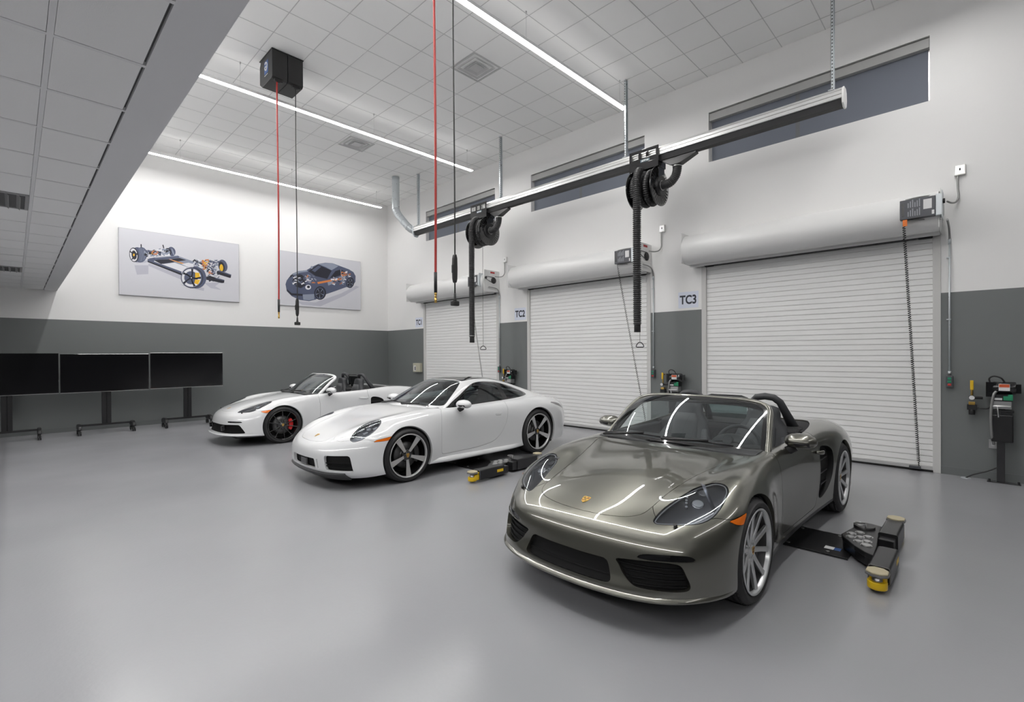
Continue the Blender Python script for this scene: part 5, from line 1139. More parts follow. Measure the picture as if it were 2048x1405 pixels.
ART1 = "6,114,458,220,480,219,343,132,317|6,220,509,483,371,483,300,220,470|6,467,226,678,197,673,149,541,187|6,679,281,804,312,904,307,816,303,775,244,833,188,735,205|6,72,545,133,491,200,515,240,552,162,546|1,209,612,202,576,191,544,178,521,162,509,147,507,134,517,123,537,116,567,114,601,116,638,123,673,134,705,147,728,162,741,177,743,191,734,202,713,209,684,211,649|1,181,622,177,587,168,554,157,529,143,513,127,507,113,512,101,528,92,554,87,585,86,620,91,655,99,687,111,713,125,730,140,736,154,731,166,715,176,690,181,658|0,145,631,145,596,143,564,137,535,129,515,119,505,108,505,97,515,88,535,81,563,77,595,77,629,79,662,85,690,93,710,103,722,114,722,124,712,133,691,140,664|2,136,627,137,597,135,568,131,544,124,526,116,517,107,517,98,527,91,545,85,570,82,598,81,628,83,657,88,681,94,699,102,708,111,707,119,698,127,681,133,656|0,131,622,132,600,131,580,128,563,123,551,117,544,112,544,105,552,100,564,96,581,94,602,93,622,95,643,98,660,103,673,108,679,114,679,120,672,125,659,129,642|3,117,614,117,608,116,602,114,597,113,594,111,592,109,592,107,595,105,600,105,605,104,612,105,618,105,624,107,629,109,633,111,635,113,634,115,631,116,627,117,621|0,84,667,107,639,105,619,79,652|0,136,655,141,618,119,613|0,100,570,91,530,110,554|5,148,731,151,731,160,633,156,515,154,515,157,632|5,159,730,162,730,170,635,165,525,162,524,167,634|5,169,728,172,728,180,637,173,534,171,533,177,636|5,180,727,183,727,189,639,182,544,180,544,186,639|5,191,726,194,726,199,641,191,554,188,553,196,641|1,433,764,436,742,436,720,433,698,427,680,419,668,409,662,399,663,390,671,381,685,376,703,372,726,372,748,375,769,381,787,389,800,399,806,409,805,418,797,427,783|5,420,737,423,720,425,703,426,691,426,681,425,677,423,678,419,684,416,695,412,710,409,726,406,743,404,758,402,772,403,781,404,785,406,784,409,778,413,768,417,753|0,398,752,402,734,403,716,401,698,397,683,391,671,383,665,374,663,366,669,359,679,353,693,350,710,349,728,350,746,355,761,361,773,368,780,377,780,385,776,393,766|0,161,787,170,790,171,742,162,739|0,330,821,339,823,345,774,336,770|5,230,683,250,680,248,664,228,667|0,295,661,319,661,318,649,294,648|2,288,702,305,680,301,669,284,692|5,341,716,372,703,370,689,339,701|0,186,637,217,671,222,649,191,615|2,319,674,338,656,334,643,315,661|0,350,741,362,758,366,746,353,730|5,332,685,351,664,346,649,327,671|1,288,710,323,694,318,659,283,675|5,375,708,387,693,383,680,371,695|1,295,685,308,669,305,659,291,674|5,204,679,233,687,233,670,204,661|5,264,732,281,719,277,703,261,716|1,297,677,318,675,316,660,295,662|5,278,632,292,661,297,652,283,622|1,360,661,378,680,381,667,364,647|5,234,637,269,661,272,638,236,614|5,250,637,273,682,283,662,259,617|1,238,693,260,655,252,639,231,677|5,285,686,296,691,297,684,286,679|1,258,681,271,677,271,669,257,673|5,308,726,336,707,333,695,305,714|5,362,762,383,758,382,746,361,750|1,244,694,263,707,264,693,245,680|2,335,772,357,726,347,705,324,751|0,236,695,266,732,269,718,239,681|2,310,760,329,724,320,707,301,742|5,268,652,282,664,284,653,269,641|5,271,715,285,717,285,710,271,708|1,215,715,248,706,244,676,211,685|0,296,720,317,695,311,680,291,705|0,243,673,254,679,254,673,243,667|2,349,681,389,700,391,663,351,644|5,191,698,220,677,213,647,185,668|2,252,712,264,710,264,703,252,704|0,198,661,220,624,210,602,189,639|5,285,724,313,766,318,752,291,710|1,274,712,312,706,309,683,272,689|5,360,684,385,739,391,728,366,673|2,289,673,302,661,298,648,285,660|1,338,770,361,740,357,730,334,759|5,229,651,247,691,252,683,235,642|5,348,671,356,690,359,685,351,667|1,340,739,364,761,367,748,343,726|0,256,692,273,712,277,696,259,676|2,203,664,233,684,234,671,204,651|5,190,683,219,685,218,663,189,660|0,299,706,320,712,320,695,299,689|5,366,712,375,725,377,720,367,707|1,204,698,221,674,214,656,197,680|5,356,688,385,740,394,720,365,667|5,326,693,358,693,357,678,325,678|5,318,701,335,712,336,700,320,689|5,206,628,216,653,221,645,211,620|1,191,716,213,705,211,691,189,703|5,327,756,360,763,360,736,326,729|2,285,740,311,742,310,718,283,716|0,340,724,354,741,357,731,343,714|0,224,687,262,688,259,651,222,650|5,278,657,298,643,296,632,276,647|4,277,681,292,685,292,673,278,669|4,244,693,258,686,255,672,242,679|3,243,666,253,668,253,658,243,657|4,273,670,288,669,287,653,271,654|4,248,697,265,720,269,709,252,685|4,257,672,264,659,261,654,255,667|4,259,667,278,667,277,654,258,653|4,287,716,299,693,295,683,283,707|5,220,588,464,672,597,609,484,432,309,537|0,259,566,380,608,432,574,319,518|0,396,616,469,645,524,622,442,581|2,329,517,427,563,532,513,484,432|1,213,571,264,607,279,583,259,542|1,264,607,456,683,465,667,463,647,279,571|5,269,606,456,680,458,671,272,597|1,213,571,484,432,483,371,214,527|0,214,547,484,402,483,371,215,525|4,375,612,411,590,495,557,516,566,411,602|3,380,608,505,557,502,550|2,484,554,543,587,619,562,532,518|1,754,548,780,600,787,588,761,536|5,626,611,642,634,646,622,630,600|1,752,630,790,662,794,641,757,608|0,746,668,760,646,757,640,743,661|0,699,549,710,558,711,551,700,543|1,585,538,619,546,619,531,585,523|1,594,586,618,629,627,610,603,566|1,598,503,618,486,613,469,593,485|1,708,580,743,545,737,529,703,564|1,717,580,732,584,732,575,717,572|2,631,548,664,537,661,511,628,521|2,605,487,630,529,639,509,614,467|2,760,571,792,586,794,569,762,554|5,671,598,684,622,688,614,676,590|2,686,533,706,554,709,543,689,521|1,588,568,604,555,601,545,585,558|5,764,585,792,639,801,624,773,570|5,602,561,634,560,632,531,600,532|1,615,631,637,617,632,598,611,612|2,600,569,632,539,625,516,593,546|0,696,640,713,626,710,619,694,633|1,759,525,783,525,782,509,758,508|5,680,599,705,564,696,543,671,578|0,706,550,716,542,713,534,703,542|5,615,552,630,539,628,531,612,544|2,770,517,784,530,786,520,772,507|2,600,495,621,540,627,529,606,484|1,684,576,695,584,696,578,685,569|1,713,666,750,661,747,627,709,631|2,582,460,618,507,622,493,586,446|5,664,516,684,552,687,545,667,509|0,749,558,773,564,773,555,749,548|0,622,568,634,572,635,563,623,559|5,605,495,638,516,640,497,607,477|1,645,613,681,580,675,560,640,593|0,607,562,621,580,624,574,609,555|2,682,560,697,557,696,547,681,550|5,586,639,610,653,612,634,587,621|2,630,666,649,637,641,618,621,647|5,598,570,614,566,612,557,597,560|1,705,548,718,522,711,509,698,535|1,680,566,691,575,693,565,681,556|5,586,539,626,534,624,519,584,523|5,713,668,741,675,741,663,713,655|1,751,655,794,668,795,633,752,621|5,772,685,793,683,791,663,770,667|5,771,655,796,660,796,643,771,639|5,720,523,735,513,732,500,717,510|1,641,627,677,642,678,620,643,604|1,678,624,694,615,691,604,676,612|0,723,505,733,520,736,513,726,497|1,588,525,618,550,621,529,591,505|1,591,542,603,546,604,535,591,531|5,647,593,660,600,661,588,648,581|1,647,617,668,596,664,584,643,606|2,582,622,612,619,611,608,581,610|5,626,625,664,631,664,606,626,600|5,633,512,668,523,669,497,633,487|1,755,665,762,651,760,646,752,661|1,598,578,613,562,609,551,594,566|5,668,550,701,568,703,544,670,527|5,633,491,657,505,658,495,634,481|5,674,535,687,546,688,537,675,527|5,769,576,789,559,787,550,766,567|5,608,585,648,616,652,592,612,562|1,620,582,650,621,654,608,625,569|5,697,514,725,527,727,503,699,489|5,764,605,800,624,803,591,767,573|1,637,487,650,511,654,502,641,479|0,677,640,699,670,703,660,680,630|5,661,618,692,598,688,580,657,601|1,664,498,685,526,690,513,668,485|0,629,608,664,600,659,567,624,576|1,636,582,664,583,663,567,636,566|2,631,598,664,567,658,548,625,579|5,774,596,785,593,785,588,773,590|1,614,648,629,636,626,626,611,637|1,782,665,794,693,798,687,787,659|1,740,576,777,590,778,570,741,557|1,743,592,757,621,761,614,748,584|1,777,671,813,671,811,639,775,639|1,734,559,757,534,751,518,728,542|0,577,618,595,657,603,644,585,605|0,669,577,703,543,694,517,661,551|5,653,537,668,566,671,560,656,531|1,594,508,617,531,619,519,596,497|2,775,660,797,663,797,650,775,647|5,742,500,763,547,772,534,751,487|0,596,642,628,620,624,602,592,624|1,718,630,739,601,730,580,709,609|4,682,631,697,626,695,612,680,617|4,675,647,693,616,687,605,670,637|4,686,669,703,677,704,663,687,655|4,671,640,682,641,682,633,671,632|4,694,544,702,552,704,544,695,536|4,678,513,694,528,696,518,680,503|4,673,526,682,513,680,509,671,521|4,695,566,703,583,707,577,699,560|4,675,562,684,577,687,572,678,557|4,688,613,699,619,699,610,689,604|3,662,650,676,659,677,647,664,638|4,665,661,681,627,671,610,655,645|4,654,570,673,604,680,590,661,556|4,657,627,677,610,673,596,653,612|3,688,625,699,629,700,622,688,618|4,668,550,689,569,692,552,671,533|3,675,540,687,538,686,533,675,535|3,710,665,718,657,715,650,708,659|4,691,580,708,612,713,602,696,570|3,675,578,688,583,688,574,675,570|3,679,632,692,606,684,593,671,618|3,697,622,722,648,724,638,699,612|4,664,506,684,528,687,517,667,495|3,685,612,699,594,693,579,679,598|3,687,516,697,521,698,514,688,509|4,694,669,718,683,721,662,697,647|0,745,506,764,537,770,524,752,493|2,768,458,786,461,786,450,768,447|5,790,390,802,393,802,386,790,384|2,737,387,747,406,750,401,740,382|2,711,511,740,535,743,518,714,494|5,769,361,805,375,807,347,770,335|1,749,323,762,343,764,337,752,317|0,701,489,736,504,738,476,703,461|0,701,339,714,352,715,345,702,332|5,754,325,771,340,773,329,757,313|2,696,334,726,357,730,333,701,310|0,742,461,772,430,766,412,736,444|5,786,497,804,491,801,475,783,480|5,752,534,789,539,788,513,751,509|2,716,374,741,336,733,320,709,359|1,790,386,812,414,816,403,794,376|1,750,450,774,470,778,451,754,432|1,735,388,769,380,766,357,732,366|1,720,517,736,491,731,480,715,506|5,727,361,744,380,748,365,731,347|5,722,441,737,454,739,447,724,433|1,769,454,780,468,782,461,771,448|1,724,382,739,376,738,365,723,371|2,760,418,787,429,788,417,761,405|1,741,538,767,507,760,489,734,520|0,717,327,743,357,749,337,723,307|2,728,307,748,333,753,319,733,293|2,782,501,801,513,802,505,783,493|2,736,416,771,429,772,407,737,394|2,784,497,794,489,792,482,782,490|2,755,382,771,396,773,386,756,373|2,788,461,811,443,807,428,784,446|5,748,484,778,483,777,466,747,467|0,721,497,757,505,757,481,721,473|0,715,420,735,456,738,448,718,414|5,761,483,784,521,791,507,768,469|2,784,348,809,361,810,351,785,339|2,766,475,780,493,783,487,768,469|1,730,459,762,502,769,481,737,438|5,764,476,780,487,781,479,765,467|5,701,363,728,395,733,379,706,346|1,733,368,746,363,745,355,731,361|0,728,349,759,354,759,331,727,326|1,793,442,810,459,813,445,796,429|1,697,476,722,507,727,488,703,458|2,780,367,794,398,799,389,785,359|2,713,511,748,487,742,465,708,487|1,708,414,737,410,735,396,707,401|0,701,489,723,529,731,515,709,474|5,762,414,790,425,791,412,762,401|4,714,438,724,463,728,458,718,434|4,738,472,747,483,748,480,739,469|4,736,451,755,459,755,449,736,442|4,722,475,734,497,736,491,724,469|4,729,448,738,469,740,466,731,445|4,718,476,735,471,733,456,716,461|4,729,448,746,456,747,446,729,439|4,715,465,731,481,734,467,717,451|1,886,629,890,596,889,564,884,535,875,513,864,499,850,495,837,500,825,515,815,539,807,568,804,600,805,631,810,660,818,682,830,697,843,701,856,696,869,681,879,657|0,862,598,864,571,864,546,860,523,854,506,846,497,837,495,828,502,820,516,813,537,808,562,806,588,806,613,810,635,815,653,823,662,832,664,841,657,850,643,857,622|3,850,570,850,551,848,533,846,519,841,509,836,504,832,505,827,511,822,523,819,539,817,557,817,576,819,593,822,607,826,617,831,622,836,621,841,614,845,603,848,588|0,794,502,923,451,920,409,905,406,788,453|1,794,502,817,517,926,463,923,448|0,696,389,736,406,860,353,857,315,839,307,696,336|1,770,370,793,385,860,362,858,349|1,694,406,696,366,694,326,687,287,675,252,661,222,644,200,625,185,605,179,586,182,568,194,551,214,538,241,528,273,522,310,520,349,523,388,529,426,540,461,554,490,570,513,589,528,609,535,629,533,647,522,664,503,678,477,688,443|0,667,337,662,299,652,263,637,232,620,207,600,189,579,179,557,177,537,185,518,200,502,222,490,251,481,284,478,321,479,358,484,396,493,430,507,462,524,487,544,505,564,517,586,519,607,513,626,499,642,476,655,447,664,414,668,376|1,660,337,655,301,645,268,631,238,615,214,596,197,576,187,556,186,536,193,518,207,503,229,491,256,483,287,479,322,480,357,485,393,494,426,507,455,523,479,542,497,562,507,582,509,602,503,620,489,636,469,649,441,657,409,661,374|2,649,338,644,305,635,274,623,248,607,226,591,210,572,201,554,200,536,206,520,220,507,239,495,264,488,292,485,323,486,356,491,388,499,418,511,445,525,467,542,483,560,492,578,494,596,489,613,476,627,457,638,432,646,403,649,371|1,622,340,616,307,605,278,590,256,573,242,554,239,537,247,523,264,512,289,506,320,506,353,512,386,522,414,537,437,554,450,572,454,590,447,605,430,616,405,621,373|3,599,438,635,440,643,353,599,356|3,599,325,643,327,623,246,590,261|0,558,347,584,493,564,492,574,347|0,566,362,648,343,649,380,566,331|0,574,353,584,208,603,224,558,340|0,571,335,496,261,508,234,561,358|0,562,333,503,427,493,394,570,361|0,580,349,579,341,577,333,575,327,570,322,566,320,562,321,558,324,555,329,553,337,552,345,553,353,555,361,558,367,562,371,566,373,571,373,575,370,578,365,579,357|2,571,348,571,345,570,342,569,340,568,339,566,338,565,338,563,339,562,341,561,343,561,346,561,349,562,351,563,354,565,355,566,356,568,356,569,355,570,353,571,351"
ART2 = "6,178,92,417,96,738,313,935,498,979,479,780,268,479,29,265,31|1,73,387,86,460,122,543,155,602,217,659,313,695,336,721,374,766,451,839,538,882,626,892,740,851,841,814,901,769,931,694,928,576,900,512,878,452,806,449,656,343,551,272,417,149,340,110,229,120,142,177,86,264|5,122,543,155,602,217,659,313,695,332,671,231,629,165,568|5,455,837,538,878,626,889,707,851,617,751,545,800|5,560,539,781,680,807,633,575,442|0,331,681,452,828,619,745,562,569,419,602|1,374,704,455,813,490,795,412,675|0,594,593,666,745,732,788,833,741,807,721,657,626|5,730,788,738,790,744,686,736,681|0,150,471,180,559,231,602,283,590,312,498,297,398,245,342,186,369|0,86,306,142,231,267,236,266,200,135,195,89,271|5,266,224,402,255,402,157,340,124,273,129|0,545,282,542,252,534,224,524,199,511,179,497,163,481,154,464,151,449,155,435,165,422,181,412,203,406,228,402,256,402,284,406,314,413,341,424,366,436,387,450,402,466,412,482,416,498,412,513,402,525,386,536,365,542,339,546,311|1,526,279,523,250,515,224,505,201,492,185,478,174,463,171,449,175,436,186,426,204,419,227,415,253,415,281,419,309,426,336,436,358,449,376,463,386,478,390,492,386,505,375,515,357,523,335,526,308|0,517,279,514,254,508,232,499,212,488,197,476,189,464,185,452,189,442,199,433,214,427,234,424,257,424,281,427,305,433,328,442,347,452,363,464,372,477,375,488,371,499,362,508,347,514,327,517,304|0,910,541,905,512,897,486,886,464,874,447,860,437,846,434,833,440,821,451,812,469,807,493,804,519,805,548,810,576,818,602,828,624,841,641,855,651,869,654,882,649,893,638,902,620,909,596,911,570|1,896,539,893,515,886,495,878,477,868,463,857,455,846,452,836,456,827,466,821,481,816,499,814,521,815,544,819,567,825,588,833,606,843,620,854,628,864,631,875,627,884,617,891,602,895,584,897,562|0,889,539,886,519,881,501,874,486,866,475,857,468,848,466,839,469,832,477,826,489,822,505,821,524,822,544,825,563,830,581,837,596,845,608,854,615,863,617,872,614,879,606,885,594,889,578,890,559|2,364,378,363,363,358,350,350,339,341,331,330,327,320,327,310,333,303,341,298,354,297,367,298,382,303,396,311,408,320,416,331,419,341,418,351,414,358,404,363,392|0,352,382,352,375,349,367,345,361,340,357,334,355,329,355,324,358,319,363,317,369,316,377,317,384,320,392,324,398,329,402,334,404,340,404,345,401,349,396,352,390|5,388,762,387,754,385,746,382,739,378,734,374,732,369,733,366,736,363,741,361,748,360,756,361,765,363,773,366,780,370,784,374,786,378,786,382,782,385,777,387,770|0,115,506,129,562,158,597,144,541|0,203,540,240,587,247,570,211,523|1,162,473,186,496,191,478,167,454|1,146,549,169,590,176,578,154,537|0,280,579,312,604,316,587,284,562|5,267,440,289,439,288,428,266,428|2,165,434,181,454,184,446,169,426|2,156,538,196,570,202,541,163,509|0,151,578,175,545,167,530,143,564|0,231,513,257,510,257,501,230,505|5,217,476,250,455,246,440,212,461|0,236,446,279,456,279,437,236,428|1,229,434,260,492,270,477,239,420|1,177,556,195,559,194,551,177,548|1,232,505,249,539,257,529,240,495|1,203,432,221,451,224,444,205,424|1,269,600,289,579,283,566,263,586|1,217,508,245,519,245,507,217,497|5,159,453,170,476,174,471,163,448|2,298,591,326,556,321,544,293,579|1,176,386,199,420,205,408,181,375|2,166,446,198,452,198,432,166,426|1,298,553,307,539,304,535,295,548|1,181,545,197,562,200,555,184,537|1,274,512,301,556,310,541,283,497|1,269,531,292,581,303,569,281,519|1,284,428,312,477,319,466,291,417|5,192,505,208,523,212,513,196,495|2,212,533,241,547,243,530,214,516|1,179,404,199,396,198,388,177,396|2,247,428,281,461,288,439,254,406|0,226,574,264,598,267,583,229,558|2,149,408,171,447,181,432,159,392|1,183,488,219,501,221,475,185,463|2,150,432,169,412,165,403,146,423|2,177,499,202,488,198,470,174,481|0,196,451,215,491,220,485,201,445|0,181,394,193,380,190,375,179,388|5,200,503,210,514,212,509,201,498|1,297,576,315,604,322,593,303,564|2,205,485,217,489,217,482,205,479|5,373,604,405,594,402,581,370,591|5,324,499,335,511,338,504,327,492|1,295,463,325,483,329,468,298,447|5,383,503,394,515,397,509,386,497|4,319,521,331,509,328,501,316,514|1,369,608,396,587,388,565,361,587|2,292,484,318,501,321,483,295,466|2,349,501,369,515,371,501,351,488|4,319,608,353,590,348,568,313,586|5,407,564,432,529,423,512,397,547|1,353,567,390,558,387,537,350,547|2,359,540,385,546,385,526,359,521|4,394,472,408,466,405,456,392,461|1,332,598,365,582,358,556,326,572|5,294,580,306,561,301,554,290,572|4,317,513,350,502,347,491,315,503|2,318,528,353,520,350,494,314,503|1,365,537,386,515,380,503,360,525|5,322,576,332,564,331,560,321,572|2,308,520,326,542,329,534,312,512|1,343,514,360,551,367,542,350,505|4,310,568,324,552,319,540,305,556|5,299,521,321,560,331,546,310,506|1,404,531,423,498,417,489,398,521|5,329,621,361,596,355,577,322,603|5,332,490,363,478,358,454,327,467|4,407,486,420,469,417,463,404,479|4,370,471,400,489,403,473,373,454|5,326,544,352,570,358,553,332,526|4,317,569,332,591,337,580,322,559|4,438,488,608,566,723,618,824,752,815,718,731,588,608,529,449,453|1,758,657,795,626,782,596,746,628|1,669,599,700,633,708,613,676,579|0,676,531,695,513,690,501,671,518|1,673,563,701,556,698,540,671,547|2,776,627,806,604,799,584,768,606|1,724,514,757,548,764,528,732,495|5,650,498,670,517,674,503,654,484|1,780,663,804,629,794,612,770,647|1,676,537,716,503,706,479,667,514|2,654,570,685,613,697,592,665,549|2,735,578,776,598,779,576,738,556|1,714,560,756,569,756,552,714,543|5,612,527,633,564,640,555,619,517|4,703,598,745,623,750,594,708,570|0,757,588,776,582,774,571,755,578|0,622,559,666,556,663,535,620,538|5,741,558,776,581,779,564,745,541|2,774,651,792,669,796,658,778,640|5,674,556,690,563,690,554,674,547|2,765,537,783,524,780,515,761,527|2,636,624,650,617,648,608,634,614|0,636,587,663,633,672,620,645,574|5,629,592,663,620,669,597,636,570|0,760,629,783,621,780,604,757,612|5,645,531,655,547,660,540,649,525|1,756,546,783,517,774,499,748,527|2,739,507,763,515,764,502,740,494|2,632,503,662,485,655,462,625,479|4,717,497,741,535,748,523,724,486|2,608,583,651,585,649,554,607,552|1,635,497,644,483,641,478,632,493|5,746,515,774,504,771,491,743,503|5,741,577,763,621,771,612,749,568|4,628,588,641,598,643,590,630,580|1,710,533,750,514,745,494,705,513|1,668,515,693,509,692,499,667,506|1,659,519,686,531,686,523,660,510|1,633,536,680,559,684,524,638,501|2,751,535,783,557,786,544,754,522|0,697,568,725,559,721,537,693,546|5,741,646,779,639,775,610,737,617|4,652,570,679,556,675,541,648,556|1,733,570,758,580,759,568,735,558|4,619,497,652,521,655,509,621,486|1,710,591,733,626,738,617,716,582|4,731,506,746,528,750,521,736,500|5,746,698,757,687,753,677,742,689|1,724,658,736,681,741,675,728,652|4,784,724,821,699,816,685,779,709|2,755,638,779,661,785,645,761,622|5,798,758,821,731,811,712,788,740|1,788,726,819,718,816,699,784,706|5,755,754,778,744,774,727,751,737|1,831,753,851,767,853,757,833,743|2,781,746,818,774,824,748,787,720|4,793,722,820,728,820,718,793,714|4,736,736,768,759,773,738,740,715|2,762,639,786,645,787,628,763,622|5,750,637,781,675,792,654,760,615|5,765,714,778,700,774,693,762,707|5,825,724,836,707,832,701,821,717|4,787,687,815,699,817,689,788,675|2,830,701,846,683,842,676,826,695|2,828,681,865,685,864,661,827,657|2,741,679,758,657,754,650,737,671|1,763,764,790,729,784,719,757,754|4,833,712,862,731,865,715,836,697|1,823,680,842,673,839,663,821,669|4,738,706,771,693,764,668,732,680|4,768,724,792,752,798,738,774,710|5,759,659,774,639,770,631,755,651|5,737,681,750,699,754,692,740,674|5,470,280,517,258,514,243|5,855,541,890,524,887,511|5,470,280,471,183,463,183|5,855,541,856,463,849,464|5,470,280,425,243,423,258|5,855,541,821,511,820,524|5,470,280,442,353,448,363|5,855,541,834,600,840,608|5,470,280,499,363,505,355|5,855,541,876,608,881,600"
# ------------------------------------------------------------------ canvas prints on the poster wall
PAL = [mat('print_ink_%s' % n, c, .45) for n, c in (('dark', (.012, .013, .024)), ('slate', (.075, .09, .15)), ('white', (.72, .72, .76)), ('yellow', (.78, .46, .02)), ('orange', (.62, .20, .05)), ('grey', (.25, .28, .36)), ('shade', (.47, .47, .54)))]
M['canvas'] = mat('print_ground', (.62, .62, .66), .45)
M['canvas_edge'] = mat('print_edge', (.40, .40, .43), .5)
def canvas(label, x0, x1, z0, z1, art):
    t = thing('wall_print', label, 'picture', ((x0+x1)/2, YB, z0), 0, 'canvas prints on the back wall')
    w_ = x1-x0; h_ = z1-z0
    MB().box(-w_/2, w_/2, -.045, 0, 0, h_).done('canvas_panel', [M['canvas_edge']], t)
    MB().box(-w_/2+.006, w_/2-.006, -.0462, -.044, .006, h_-.006).done('print_ground', M['canvas'], t)
    b = MB()
    for k, s in enumerate(art.split('|')):
        v = [int(q) for q in s.split(',')]; P = [(-w_/2 + w_*v[i]/1000, h_*v[i+1]/1000) for i in range(1, len(v), 2)]
        y = -.0463 - .000012*k; b.slot(v[0]); n = len(P); b0 = len(b.v)
        b._add([(p[0], y, p[1]) for p in P], [tuple(range(n))])
    o = b.done('printed_picture', PAL, t, fix=False)
    return t
canvas('wide print of a rolling car chassis with four wheels and yellow calipers', 1.647, 4.075, 2.957, 4.451, ART1)
canvas('print of a see-through blue-grey coupe showing its drivetrain, behind the hanging hose', 5.055, 7.475, 2.957, 4.451, ART2)
# ------------------------------------------------------------------ monitors on rolling stands
M['screen'] = mat('switched_off_screen', (.004, .004, .005), .16, spec=.35)
M['castor'] = mat('castor_black', (.014, .014, .015), .45)
def monitor(label, x0, x1, z0, z1, y):
    xc = (x0+x1)/2; t = thing('rolling_monitor', label, 'screen', (xc, y, 0), 0, 'black monitors on rolling stands')
    w_ = x1-x0; b = MB(); b.box(-w_/2, w_/2, 0, .05, z0, z1); b.done('screen_bezel', M['gloss'], t, bevel=.003)
    MB().box(-w_/2+.012, w_/2-.012, -.003, .001, z0+.02, z1-.012).done('screen', M['screen'], t)
    MB().box(-w_/2-.001, w_/2+.001, .0, .006, z0-.0015, z0+.006).done('lower_trim', M['alu'], t)
    c = MB(); c.box(-.075, -.006, .06, .12, .20, z1-.2).box(.006, .075, .06, .12, .20, z1-.2).box(-.012, .012, .075, .115, .20, z1-.2); c.done('column', M['black'], t, bevel=.004)
    MB().box(-.3, .3, .05, .062, z0+.12, z1-.12).done('mounting_plate', M['black'], t)
    b = MB(); b.box(-.43, .43, .065, .115, .165, .205); b.done('cross_bar', M['black'], t, bevel=.004)
    for s in (-1, 1):
        f = MB(); f.prism([(-.12, .12), (-.10, .185), (.02, .215), (.16, .215), (.28, .185), (.30, .12), (.27, .105), (-.09, .105)], 0, s*.43-.03, s*.43+.03)
        foot = f.done('foot', M['black'], t, bevel=.012)
        for yy in (-.075, .255):
            k = MB()
            for dx in (-.016, .016): k.cyl((s*.43+dx-.009, yy, .045), (s*.43+dx+.009, yy, .045), .045, 20)
            k.box(s*.43-.012, s*.43+.012, yy-.03, yy+.035, .05, .112)
            k.done('castor', M['castor'], foot, bevel=.003)
    return t
monitor('black monitor cut off by the left picture edge', -.80, .613, .868, 1.65, 12.93)
monitor('black monitor in the middle of the row of three', .635, 2.045, .862, 1.632, 12.98)
monitor('rightmost black monitor, beside the white open car', 2.062, 3.455, .875, 1.655, 12.93)
# ------------------------------------------------------------------ exhaust extraction rail
RX, RZ = 7.53, 4.77
rail = thing('exhaust_rail', 'long aluminium exhaust extraction rail with black rubber lips hung above the doors', 'rail', (RX, 6.1, RZ))
def ry(y): return y-6.1
hp = [(.088, .088), (.094, .094), (.094, .128), (.080, .132), (.080, .142), (.094, .146), (.094, .178), (.080, .182), (.080, .190), (.088, .196), (.078, .222), (.045, .24)]
prof = [(-x, z) for x, z in hp] + [(x, z) for x, z in hp[::-1]]
b = MB(); b.prism(prof, 1, ry(1.33), ry(10.92)); b.done('rail_profile', M['alu'], rail)
b = MB(); b.prism([(-.072, .088), (-.052, .0), (.052, .0), (.072, .088)], 1, ry(1.34), ry(10.90)); b.done('rubber_lip', M['rubber'], rail)
b = MB(); b.prism([(-.10, .02), (-.115, .10), (-.10, .20), (-.05, .245), (.05, .245), (.10, .20), (.115, .10), (.10, .02), (.04, -.02), (-.04, -.02)], 1, ry(1.31), ry(1.332)); b.done('end_cap', M['white_plastic'], rail, bevel=.006)
b = MB(); b.prism([(-.10, .02), (-.10, .235), (.10, .235), (.10, .02), (.05, -.05), (-.05, -.05)], 1, ry(10.90), ry(10.93)); b.done('end_cap', M['galv'], rail, bevel=.004)
for y in (1.46, 4.54, 7.68, 10.80):
    b = MB(); yy = ry(y); z0 = .242; z1 = HC-RZ
    b.box(-.036, .036, yy-.002, yy+.002, z0, z1).box(-.036, -.032, yy-.03, yy+.002, z0, z1).box(.032, .036, yy-.03, yy+.002, z0, z1)
    h = b.done('hanger_strut', M['galv'], rail)
    b = MB(); z = z0+.03
    while z < z1-.02: b.cyl((0, yy-.0018, z), (0, yy-.0028, z), .0085, 8).cyl((-.0358, yy-.014, z), (-.0368, yy-.014, z), .008, 8); z += .045
    b.done('strut_holes', M['void'], h)
    MB().box(-.06, .06, yy-.04, yy+.03, .240, .252).done('hanger_foot', M['galv'], h)
duct = [(7.24, 11.42, HC+.0), (7.24, 11.42, 5.62), (7.245, 11.41, 5.50), (7.27, 11.35, 5.36), (7.32, 11.25, 5.22), (7.38, 11.15, 5.08), (7.44, 11.07, 4.98), (7.49, 11.01, 4.93), (7.53, 10.95, 4.90)]
P = [Vector(p) for p in spline_open(duct, 5)]
b = MB(); b.tube([(p.x-RX, p.y-6.1, p.z-RZ) for p in P], .098, 24); dk = b.done('galvanised_duct', M['galv'], rail)
b = MB()
for i in (4, 9, 15, 22, 28, 34):
    p = P[i]; q = P[i+1]; d = (q-p).normalized()*.008; o = Vector((RX, 6.1, RZ)); b.cyl(p-o-d, p-o+d, .101, 24)
for z in np.arange(5.72, HC, .09): b.cyl((7.24-RX, 11.42-6.1, z-RZ-.003), (7.24-RX, 11.42-6.1, z-RZ+.003), .0995, 24)
b.done('duct_seam', M['galv'], dk)
def corrugated(P, r, pitch, name, m, parent, n=18, amp=.10):
    """hose with ribs: radius swings along the length"""
    P = [Vector(p) for p in P]; out, rr = [], []; s = 0
    L = [0]; 
    for i in range(1, len(P)): L.append(L[-1]+(P[i]-P[i-1]).length)
    k = 0; N_ = int(L[-1]/pitch*4)
    for j in range(N_+1):
        d = L[-1]*j/N_
        while k < len(L)-2 and L[k+1] < d: k += 1
        f = (d-L[k])/max(L[k+1]-L[k], 1e-9); out.append(P[k].lerp(P[k+1], f)); rr.append(r*(1 if j % 4 in (0, 1) else 1-amp*2))
    b = MB(); b.tube(out, rr, n); return b.done(name, m, parent)
